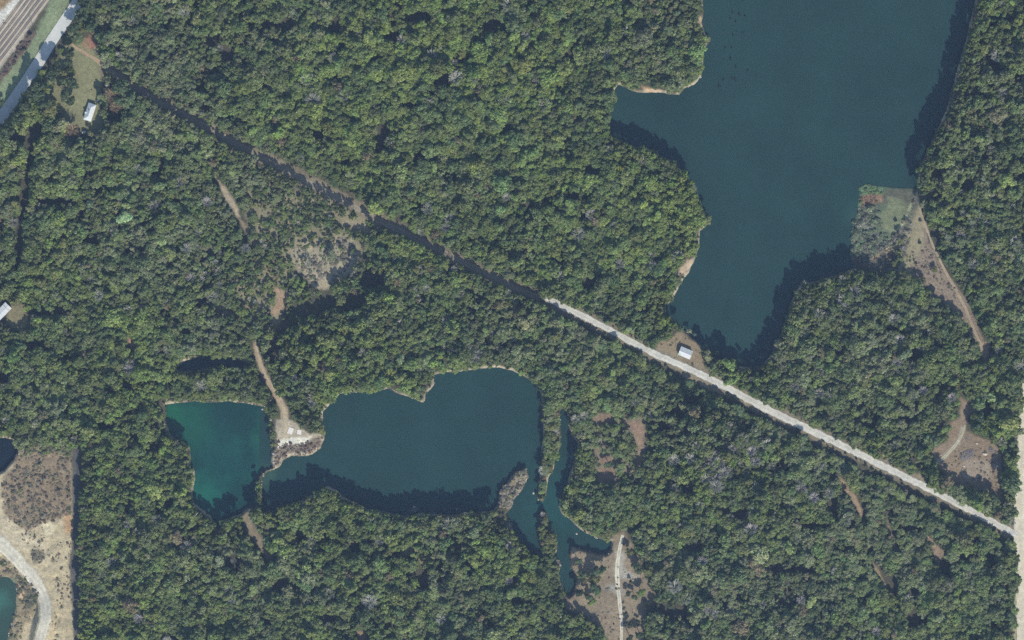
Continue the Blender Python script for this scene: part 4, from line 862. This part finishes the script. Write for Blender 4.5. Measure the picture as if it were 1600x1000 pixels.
# landmarks for describing where a tree stands
LM = [((141,175),'the hip-roofed house'),((1071,551),'the white-roofed cabin'),((5,490),'the mobile home'),((175,85),'the top of the house lawn'),((1098,62),'the upper west shore headland'),((1020,140),'the top headland\'s sandy shore'),((955,150),'the lake\'s square west bay'),
 ((1000,215),'the shaded bay shore'),((1110,343),'the small point on the west shore'),((1073,415),'the pale bank on the lower west shore'),((1230,520),'the lake\'s south inlet'),((1385,350),'the marsh square'),((1460,420),'the brown east track'),((1540,560),'the south end of the east track'),((1480,180),'the shaded east shore'),
 ((1512,715),'the right-hand clearing'),((1590,830),'the gravel and sand road junction'),((1470,860),'the forked brown patch at lower right'),((1330,775),'the brown path below gravel road'),((1200,640),'the middle of the sunlit gravel road'),((1000,690),'the brown path south of the road'),((950,730),'the ring of brown soil'),
 ((970,900),'the sandy clearing path'),((930,850),'the cove above the clearing'),((860,720),'the tree strip in the water'),((800,760),'the rocky spit in the middle lake'),((760,577),'the middle lake\'s sandy shore'),((640,620),'the notch in the middle lake\'s north shore'),((620,800),'the middle lake\'s shaded south shore'),
 ((465,685),'the sandy peninsula'),((405,560),'the sandy path north of the peninsula'),((340,628),'the green lake\'s north shore'),((298,735),'the green lake\'s west shore'),((325,565),'the small shaded pit pond'),((360,310),'the western sandy streak'),((515,425),'the scrubby brown glade'),((560,352),'the pale patch below the dirt road'),
 ((620,358),'the sunlit brown bend of the dirt road'),((450,267),'the brown verge of the dirt road'),((300,188),'the dark upper end of the dirt road'),((735,415),'the shaded middle of the dirt road'),((860,468),'the start of the pale gravel road'),((440,470),'the sandy patch above the path'),((30,340),'the dark straight cut on the left'),
 ((60,755),'the grey-brown brush field'),((118,850),'the straight gravel track'),((402,840),'the brown strip south of the green lake'),((660,865),'the straw-coloured glade'),((125,10),'the top end of the paved road'),((300,60),'the forest corner by the lawn'),((600,60),'the top edge left of centre'),((780,60),'the middle of the top edge'),((560,200),'the deep forest above the dirt road'),((760,230),'the forest west of the lake bays'),
 ((880,340),'the forest behind the west shore'),((200,300),'the forest right of the dark straight cut'),((180,440),'the forest right of the mobile home'),((110,600),'the forest above the brush field'),((200,900),'the lower left forest'),((330,920),'the bottom left forest'),((540,930),'the bottom edge below the lake'),((740,930),'the forest left of the clearing'),
 ((1130,720),'the grey leafless stand'),((1130,860),'the forest right of the clearing'),((1230,920),'the bottom right forest'),((1330,500),'the forest below the marsh square'),((1380,620),'the eastern forest wedge'),((1560,300),'the right edge above the middle'),((1560,80),'the top right corner'),((560,520),'the forest north of the middle lake'),((700,480),'the shaded road\'s lower slope'),((970,600),'the forest between the two lakes'),((1500,950),'the bottom right corner')]
LMX = np.array([l[0][0] for l in LM]); LMY = np.array([l[0][1] for l in LM])
DIRS = ['east', 'north-east', 'north', 'north-west', 'west', 'south-west', 'south', 'south-east']
def cname(t):
    r_, g_, b_ = t; v = (r_ + g_ + b_) / 3; s = (max(t) - min(t)) / (max(t) + 1e-6)
    if r_ > g_ * 1.05: return 'brownish'
    if s < .22: return 'pale grey' if v > .22 else 'grey'
    base = 'yellow-green' if (g_ > b_ * 2.4 and v > .085) else ('grey-green' if s < .48 else 'green')
    return ('dark ' if v < .055 else 'light ' if v > .115 else '') + base
def where(px, py):
    d = np.hypot(LMX - px, LMY - py); i = int(d.argmin()); dist = d[i]; a_ = math.degrees(math.atan2(LMY[i] - py, px - LMX[i])) % 360
    dr = DIRS[int((a_ + 22.5) // 45) % 8]
    if dist < 9: return f'right at {LM[i][1]}'
    return ('just ' if dist < 26 else 'somewhat ' if dist < 50 else 'well ') + f'{dr} of {LM[i][1]}'
def sname(s): return 'small' if s < .7 else 'medium' if s < 1.15 else 'large' if s < 1.5 else 'huge'
used = {}
def zsc(s, hf): return hf * (.42 + .46 * s)
def make_tree(px, py, s, hf, kidx, tint, label, group):
    kind, cm, tm = KINDS[kidx]; x, y = W(px, py)
    name = 'bare_tree' if kind == 'bare' else 'leafy_tree'
    z = max(float(height(px, py)), WATER_Z + .2)
    t = empty(name, (x, y, z), random.uniform(0, 6.28)); t.scale = (s, s, zsc(s, hf)); tag(t, label, 'tree', group)
    c = bpy.data.objects.new('branches' if kind == 'bare' else 'crown', cm); COL.objects.link(c); c.parent = t; c['tint'] = [float(v_) for v_ in tint]
    tr = bpy.data.objects.new('trunk', tm); COL.objects.link(tr); tr.parent = t
    return c, tr
src = {}
kmap = {'b': (0, NB), 't': (NB, NB + NT), 'r': (NB + NT, NB + NT + NR)}
groups = {'b': 'leafy trees of the forest', 't': 'leafy trees of the forest', 'r': 'grey leafless trees in the forest'}
cnt = 0
for k, (px, py, s, hf, kd, tint, label) in enumerate(HAND):
    a_, b_ = kmap[kd]; ki = a_ + k % (b_ - a_); tint = tuple(np.array(tint) * random.uniform(.9, 1.1))
    if label is None:
        label = f'{cname(tint)} leafless {sname(s)} tree {where(px, py)}'
        if label in used: label = label.replace(' tree ', ' lower tree ')
    if label in used: continue
    used[label] = 1; src[ki] = make_tree(px, py, s, hf, ki, tint, label, groups[kd]); cnt += 1
order = np.argsort(-(SCk * (1 + .15 * (HTk - 1)))); taken = np.zeros(len(TXk), bool)
for i in order:
    if cnt >= 300: break
    if not (4 < TXk[i] < 1596 and 4 < TYk[i] < 996): continue
    ki = int(VAk[i]); lf = KINDS[ki][0] == 'bare'
    label = f'{sname(SCk[i])} {cname(TIk[i])} {"leafless tree" if lf else "gappy tree" if KINDS[ki][0] == "thin" else "full tree"} {where(TXk[i], TYk[i])}'
    if label in used: continue
    used[label] = 1; taken[i] = True
    src[ki] = make_tree(TXk[i], TYk[i], SCk[i], HTk[i], ki, TIk[i], label, groups['r' if lf else 'b']); cnt += 1

# ------------------------------------------------------------------ the mass: geometry-node scatter of the same crowns and trunks
def scatter(name, P, S, Z, Rz, T, Vr, sources):
    me = bpy.data.meshes.new(name); nP = len(P); me.vertices.add(nP); me.vertices.foreach_set('co', P.astype(np.float32).ravel())
    for nm, ty, arr in (('tint', 'FLOAT_VECTOR', T), ('sc', 'FLOAT_VECTOR', np.stack([S, S, Z], -1)), ('rot', 'FLOAT_VECTOR', np.stack([Rz * 0, Rz * 0, Rz], -1))):
        at = me.attributes.new(nm, ty, 'POINT'); at.data.foreach_set('vector', arr.astype(np.float32).ravel())
    at = me.attributes.new('variant', 'INT', 'POINT'); at.data.foreach_set('value', Vr.astype(np.int32)); me.update()
    o = bpy.data.objects.new(name, me); COL.objects.link(o)
    ng = bpy.data.node_groups.new(name + '_scatter', 'GeometryNodeTree')
    ng.interface.new_socket(name='Geometry', in_out='INPUT', socket_type='NodeSocketGeometry'); ng.interface.new_socket(name='Geometry', in_out='OUTPUT', socket_type='NodeSocketGeometry')
    gi = ng.nodes.new('NodeGroupInput'); go = ng.nodes.new('NodeGroupOutput'); jn = ng.nodes.new('GeometryNodeJoinGeometry'); ng.links.new(jn.outputs[0], go.inputs[0])
    def named(nm, ty): q_ = ng.nodes.new('GeometryNodeInputNamedAttribute'); q_.data_type = ty; q_.inputs['Name'].default_value = nm; return q_.outputs['Attribute']
    va = named('variant', 'INT'); sc_ = named('sc', 'FLOAT_VECTOR'); ro = named('rot', 'FLOAT_VECTOR')
    for k, objs in sources.items():
        cp = ng.nodes.new('FunctionNodeCompare'); cp.data_type = 'INT'; cp.operation = 'EQUAL'
        ins = [s_ for s_ in cp.inputs if s_.enabled]; ng.links.new(va, ins[0]); ins[1].default_value = k
        j2 = ng.nodes.new('GeometryNodeJoinGeometry')
        for ob in objs:
            oi = ng.nodes.new('GeometryNodeObjectInfo'); oi.transform_space = 'ORIGINAL'; oi.inputs['Object'].default_value = ob; oi.inputs['As Instance'].default_value = False
            ng.links.new(oi.outputs['Geometry'], j2.inputs[0])
        ip = ng.nodes.new('GeometryNodeInstanceOnPoints'); ng.links.new(gi.outputs[0], ip.inputs['Points']); ng.links.new(cp.outputs[0], ip.inputs['Selection'])
        ng.links.new(j2.outputs[0], ip.inputs['Instance']); ng.links.new(ro, ip.inputs['Rotation']); ng.links.new(sc_, ip.inputs['Scale'])
        ng.links.new(ip.outputs[0], jn.inputs[0])
    md = o.modifiers.new('scatter', 'NODES'); md.node_group = ng; o['kind'] = 'stuff'; return o
r_ = ~taken; px_, py_ = TXk[r_], TYk[r_]; X, Y = W(px_, py_); Zg = height(px_, py_)
src_full = {k: v_ for k, v_ in src.items()}
vv = VAk[r_].copy(); miss = [k for k in range(len(KINDS)) if k not in src_full]
for k in miss: vv[vv == k] = 0 if k < NB else (NB if k < NB + NT else NB + NT)
scatter('forest', np.stack([X, Y, np.maximum(Zg, WATER_Z)], -1), SCk[r_], zsc(SCk[r_], HTk[r_]), rng.uniform(0, 6.28, r_.sum()), TIk[r_], vv, src_full)
print('trees', cnt, 'mass', int(r_.sum()), 'missing', miss)

# ------------------------------------------------------------------ shrubs: a few things and the rest as undergrowth
SHRUBS = [(1391.0, 345.0+0, 0.0)]
named_sh = [(1400,344,1.6,(.05,.07,.04),'single dark bush in the middle of the pale algae pond'),(1438,345,1.3,(.07,.09,.05),'low dark bush on the brown track above its bend'),
 (1437,380,1.4,(.07,.09,.05),'round dark bush on the brown track, left side'),(1431,412,1.3,(.06,.07,.05),'dark bush where the brown track widens'),(143,140,.5,(.03,.035,.03),'tiny dark bush alone on the house lawn'),
 (38,76,1.6,(.04,.055,.04),'dark bush on the brown brush strip by the grass, upper one'),(33,78,1.2,(.06,.09,.05),'greenish bush on the brown brush strip by the grass'),(47,55,2.0,(.08,.08,.06),'grey-brown bush at the top end of the brown brush strip'),(25,90,1.2,(.05,.055,.04),'dark bush on the brown brush strip, lower one')]
shr_src = {}
for k, (px, py, s, tint, lb) in enumerate(named_sh):
    x, y = W(px, py); o = bpy.data.objects.new('bush', SHR[k % 3]); COL.objects.link(o); o.location = (x, y, float(height(px, py)) - .2); o.scale = (s, s, s * .9); o.rotation_euler = (0, 0, k); o['tint'] = list(tint)
    tag(o, lb, 'bush', 'separate bushes'); shr_src[k % 3] = (o,)
ux, uy, us, ut, uf = [], [], [], [], []
def scrub(poly, density, smin, smax, tints, seed, pmask=None):
    r = np.random.default_rng(seed); P = np.array(poly, float); x0, y0 = P.min(0); x1, y1 = P.max(0); nn = int((x1 - x0) * (y1 - y0) * density)
    a_ = r.uniform(x0, x1, nn); b_ = r.uniform(y0, y1, nn); k_ = inside(a_, b_, poly) & (fbm(a_, b_, 12, seed, 2) + r.uniform(-.2, .2, nn) > .42)
    if pmask is not None: k_ &= pmask(a_, b_)
    a_, b_ = a_[k_], b_[k_]; t_ = np.array(tints)[r.integers(0, len(tints), len(a_))] * r.uniform(.75, 1.25, (len(a_), 1))
    ux.append(a_); uy.append(b_); us.append(r.uniform(smin, smax, len(a_)) * 1.15); ut.append(t_ * 1.25); uf.append(r.uniform(.15, .5, len(a_))); us[-1] = us[-1] * r.choice([.6, 1.0, 1.0, 1.7], len(a_))
BR, GRB, OLV, RED, STR = (.15,.12,.085), (.13,.125,.095), (.10,.12,.055), (.17,.085,.055), (.24,.20,.12)
scrub([(26,704),(112,702),(113,800),(92,812),(62,818),(45,832),(20,815),(4,800),(3,760),(24,724)], .13, .4, 1.0, [(.17,.13,.09), GRB, (.13,.13,.07), BR], 201)
scrub([(30,690),(112,692),(112,712),(30,712)], .2, .6, 1.2, [OLV, GRB, (.12,.15,.06)], 202)
scrub([(46,858),(68,860),(70,872),(60,882),(50,880)], .3, .4, .8, [BR, GRB], 203)
scrub([(5,866),(26,890),(44,905),(60,925),(58,944),(40,952),(28,940),(24,905),(0,880)], .15, .4, 1.0, [OLV, GRB, BR], 204)
scrub([(-50,870),(10,872),(60,925),(56,955),(30,1000),(10,1000),(24,930),(20,905),(-50,900)], .08, .4, .9, [OLV, GRB, BR], 205)
scrub([(48,46),(58,54),(40,78),(14,110),(-20,150),(-30,140),(0,115),(30,70)], .30, .4, 1.1, [(.13,.09,.07), (.11,.085,.07), GRB], 206)
scrub([(1344,292),(1352,288),(1382,292),(1380,302),(1350,302),(1344,330)], .25, .4, 1.0, [(.12,.17,.07), (.10,.14,.07)], 207)
scrub([(1347,303),(1378,302),(1380,314),(1362,322),(1346,326)],   .3, .35, .9, [(.17,.11,.07), (.19,.115,.075), (.14,.11,.07)], 208)
scrub([(1334,350),(1346,322),(1372,324),(1382,350),(1390,380),(1380,396),(1330,400)], .16, .5, 1.9, [(.12,.15,.09), (.10,.125,.08), (.15,.155,.12)], 209)
scrub([(1352,390),(1392,384),(1400,400),(1404,425),(1356,424),(1340,416),(1330,402)], .35, .4, 1.3, [STR, (.17,.15,.11), GRB, (.13,.12,.11)], 210)
scrub([(1392,376),(1402,360),(1424,330),(1428,312),(1431,312),(1424,345),(1425,380),(1415,420),(1395,428)], .25, .4, 1.2, [(.2,.2,.1), GRB, (.16,.15,.12)], 211)
scrub([(1420,400),(1440,376),(1470,410),(1500,455),(1490,470),(1460,452),(1425,428)], .12, .3, .8, [BR, (.15,.12,.1), OLV], 212)
scrub([(455,385),(555,368),(562,400),(520,446),(482,440),(462,420)], .07, .5, 1.5, [(.17,.155,.12), (.18,.16,.12), (.13,.14,.085)], 213)
scrub([(395,288),(500,300),(520,330),(470,340),(400,316)], .10, .5, 1.4, [OLV, (.13,.13,.08)], 214)
scrub([(430,690),(470,694),(504,682),(500,700),(482,710),(440,716),(428,732)], .22, .35, .9, [(.19,.155,.12), (.16,.13,.10), (.17,.12,.09)], 215)
scrub([(780,790),(782,770),(797,750),(806,739),(822,733),(824,746),(814,764),(801,780),(796,792)], .55, .5, 1.4, [(.22,.19,.14), (.26,.22,.17), GRB, (.18,.17,.09)], 216)
scrub([(1470,700),(1565,700),(1565,765),(1480,760)], .05, .3, .8, [BR, (.14,.12,.08), STR], 217)
scrub([(893,858),(956,860),(1010,900),(1020,935),(1005,1000),(950,1000),(884,944)], .035, .25, .6, [BR, (.12,.11,.07)], 218)
scrub([(4,800),(60,800),(80,870),(114,800),(114,960),(80,1000),(88,880),(40,850)], .06, .3, .7, [(.18,.15,.1), BR], 219)
0 and scrub(YARD, .02, .3, .8, [(.09,.11,.05)], 220, lambda a_, b_: np.hypot(a_ - 141, b_ - 175) > 20)
scrub([(1022,545),(1058,518),(1094,540),(1104,578),(1060,566)], .05, .3, .6, [(.12,.13,.07), BR], 221, lambda a_, b_: np.hypot(a_ - 1071, b_ - 551) > 14)
# fringe of bushes on shores and road verges, and young growth under the canopy gaps
r = np.random.default_rng(300); nn = 42000; a_ = r.uniform(-60, 1660, nn); b_ = r.uniform(-50, 1050, nn); shd = np.full(nn, 1e3)
for L in LAKES: shd = np.minimum(shd, sdf(a_, b_, L))
dd_ = dist_line(a_, b_, DIAG); dmp = density_map(a_, b_)
k_ = ((shd > -.5) & (shd < 5.5)) | ((dd_ > 7) & (dd_ < 13) & (r.random(nn) < .5)) | ((shd > 0) & (dd_ > 12) & (dmp > .2) & (r.random(nn) < .28))
k_ &= (dist_line(a_, b_, PAVED) > 12) & ~((a_ > 1585) & (a_ < 1620) & (b_ > 560)) & (dmp > .02) & ~((a_ < 90) & (b_ < 60)) & (np.hypot(a_ - 141, b_ - 175) > 18) & (np.hypot(a_ - 1071, b_ - 551) > 18) & ~((a_ < 30) & (np.abs(b_ - 490) < 20))
a_, b_ = a_[k_], b_[k_]; ux.append(a_); uy.append(b_); us.append(r.uniform(.5, 1.5, len(a_))); uf.append(np.ones(len(a_))); t_ = np.array([(.10,.13,.05), (.12,.14,.06), (.08,.11,.05), (.14,.13,.08)])[r.integers(0, 4, len(a_))] * r.uniform(.7, 1.3, (len(a_), 1)); ut.append(t_)
ux, uy, us, ut, uf = map(np.concatenate, (ux, uy, us, ut, uf)); X, Y = W(ux, uy)
scatter('undergrowth', np.stack([X, Y, np.maximum(height(ux, uy), WATER_Z) - .25], -1), us, us * uf * rng.uniform(.7, 1.2, len(us)), rng.uniform(0, 6.28, len(us)), ut, rng.integers(0, 3, len(us)), shr_src)
print('shrubs', len(us))
# loose limestone along the banks
r = np.random.default_rng(301); nn = 60000; a_ = r.uniform(-20, 1620, nn); b_ = r.uniform(-20, 1020, nn); shd = np.full(nn, 1e3)
for L in LAKES: shd = np.minimum(shd, sdf(a_, b_, L))
k_ = (shd > -1.5) & (shd < 2.5) & (fbm(a_, b_, 30, 5, 2) > .45) & (sdf(a_, b_, MARSH) > 8); a_, b_ = a_[k_], b_[k_]; X, Y = W(a_, b_); s_ = r.uniform(.25, .8, len(a_))
rk = [o for o in bpy.data.objects if o.name.startswith('boulder')]
so = {0: (next(o for o in rk if o.data == rocks[0]),), 1: (next(o for o in rk if o.data == rocks[1]),)}
scatter('shore_stones', np.stack([X, Y, np.maximum(height(a_, b_), WATER_Z)], -1), s_, s_ * .7, r.uniform(0, 6.28, len(s_)), np.ones((len(s_), 3)), r.integers(0, 2, len(s_)), so)

# ------------------------------------------------------------------ air
if HAZE_DENSITY > 0:
    v, f = boxes([(-1750, -1400, -9.0, 1750, 1400, CAM_H + 20)]); hz = mesh_obj('haze', v, f, None); hz['kind'] = 'stuff'
    mt = bpy.data.materials.new('air'); mt.use_nodes = True; nt = mt.node_tree; nt.nodes.clear()
    out = nt.nodes.new('ShaderNodeOutputMaterial'); pv = nt.nodes.new('ShaderNodeVolumePrincipled'); pv.inputs['Color'].default_value = (.42, .60, 1.0, 1)
    pv.inputs['Density'].default_value = HAZE_DENSITY; pv.inputs['Anisotropy'].default_value = 0.0
    nt.links.new(pv.outputs[0], out.inputs['Volume']); hz.data.materials.append(mt)
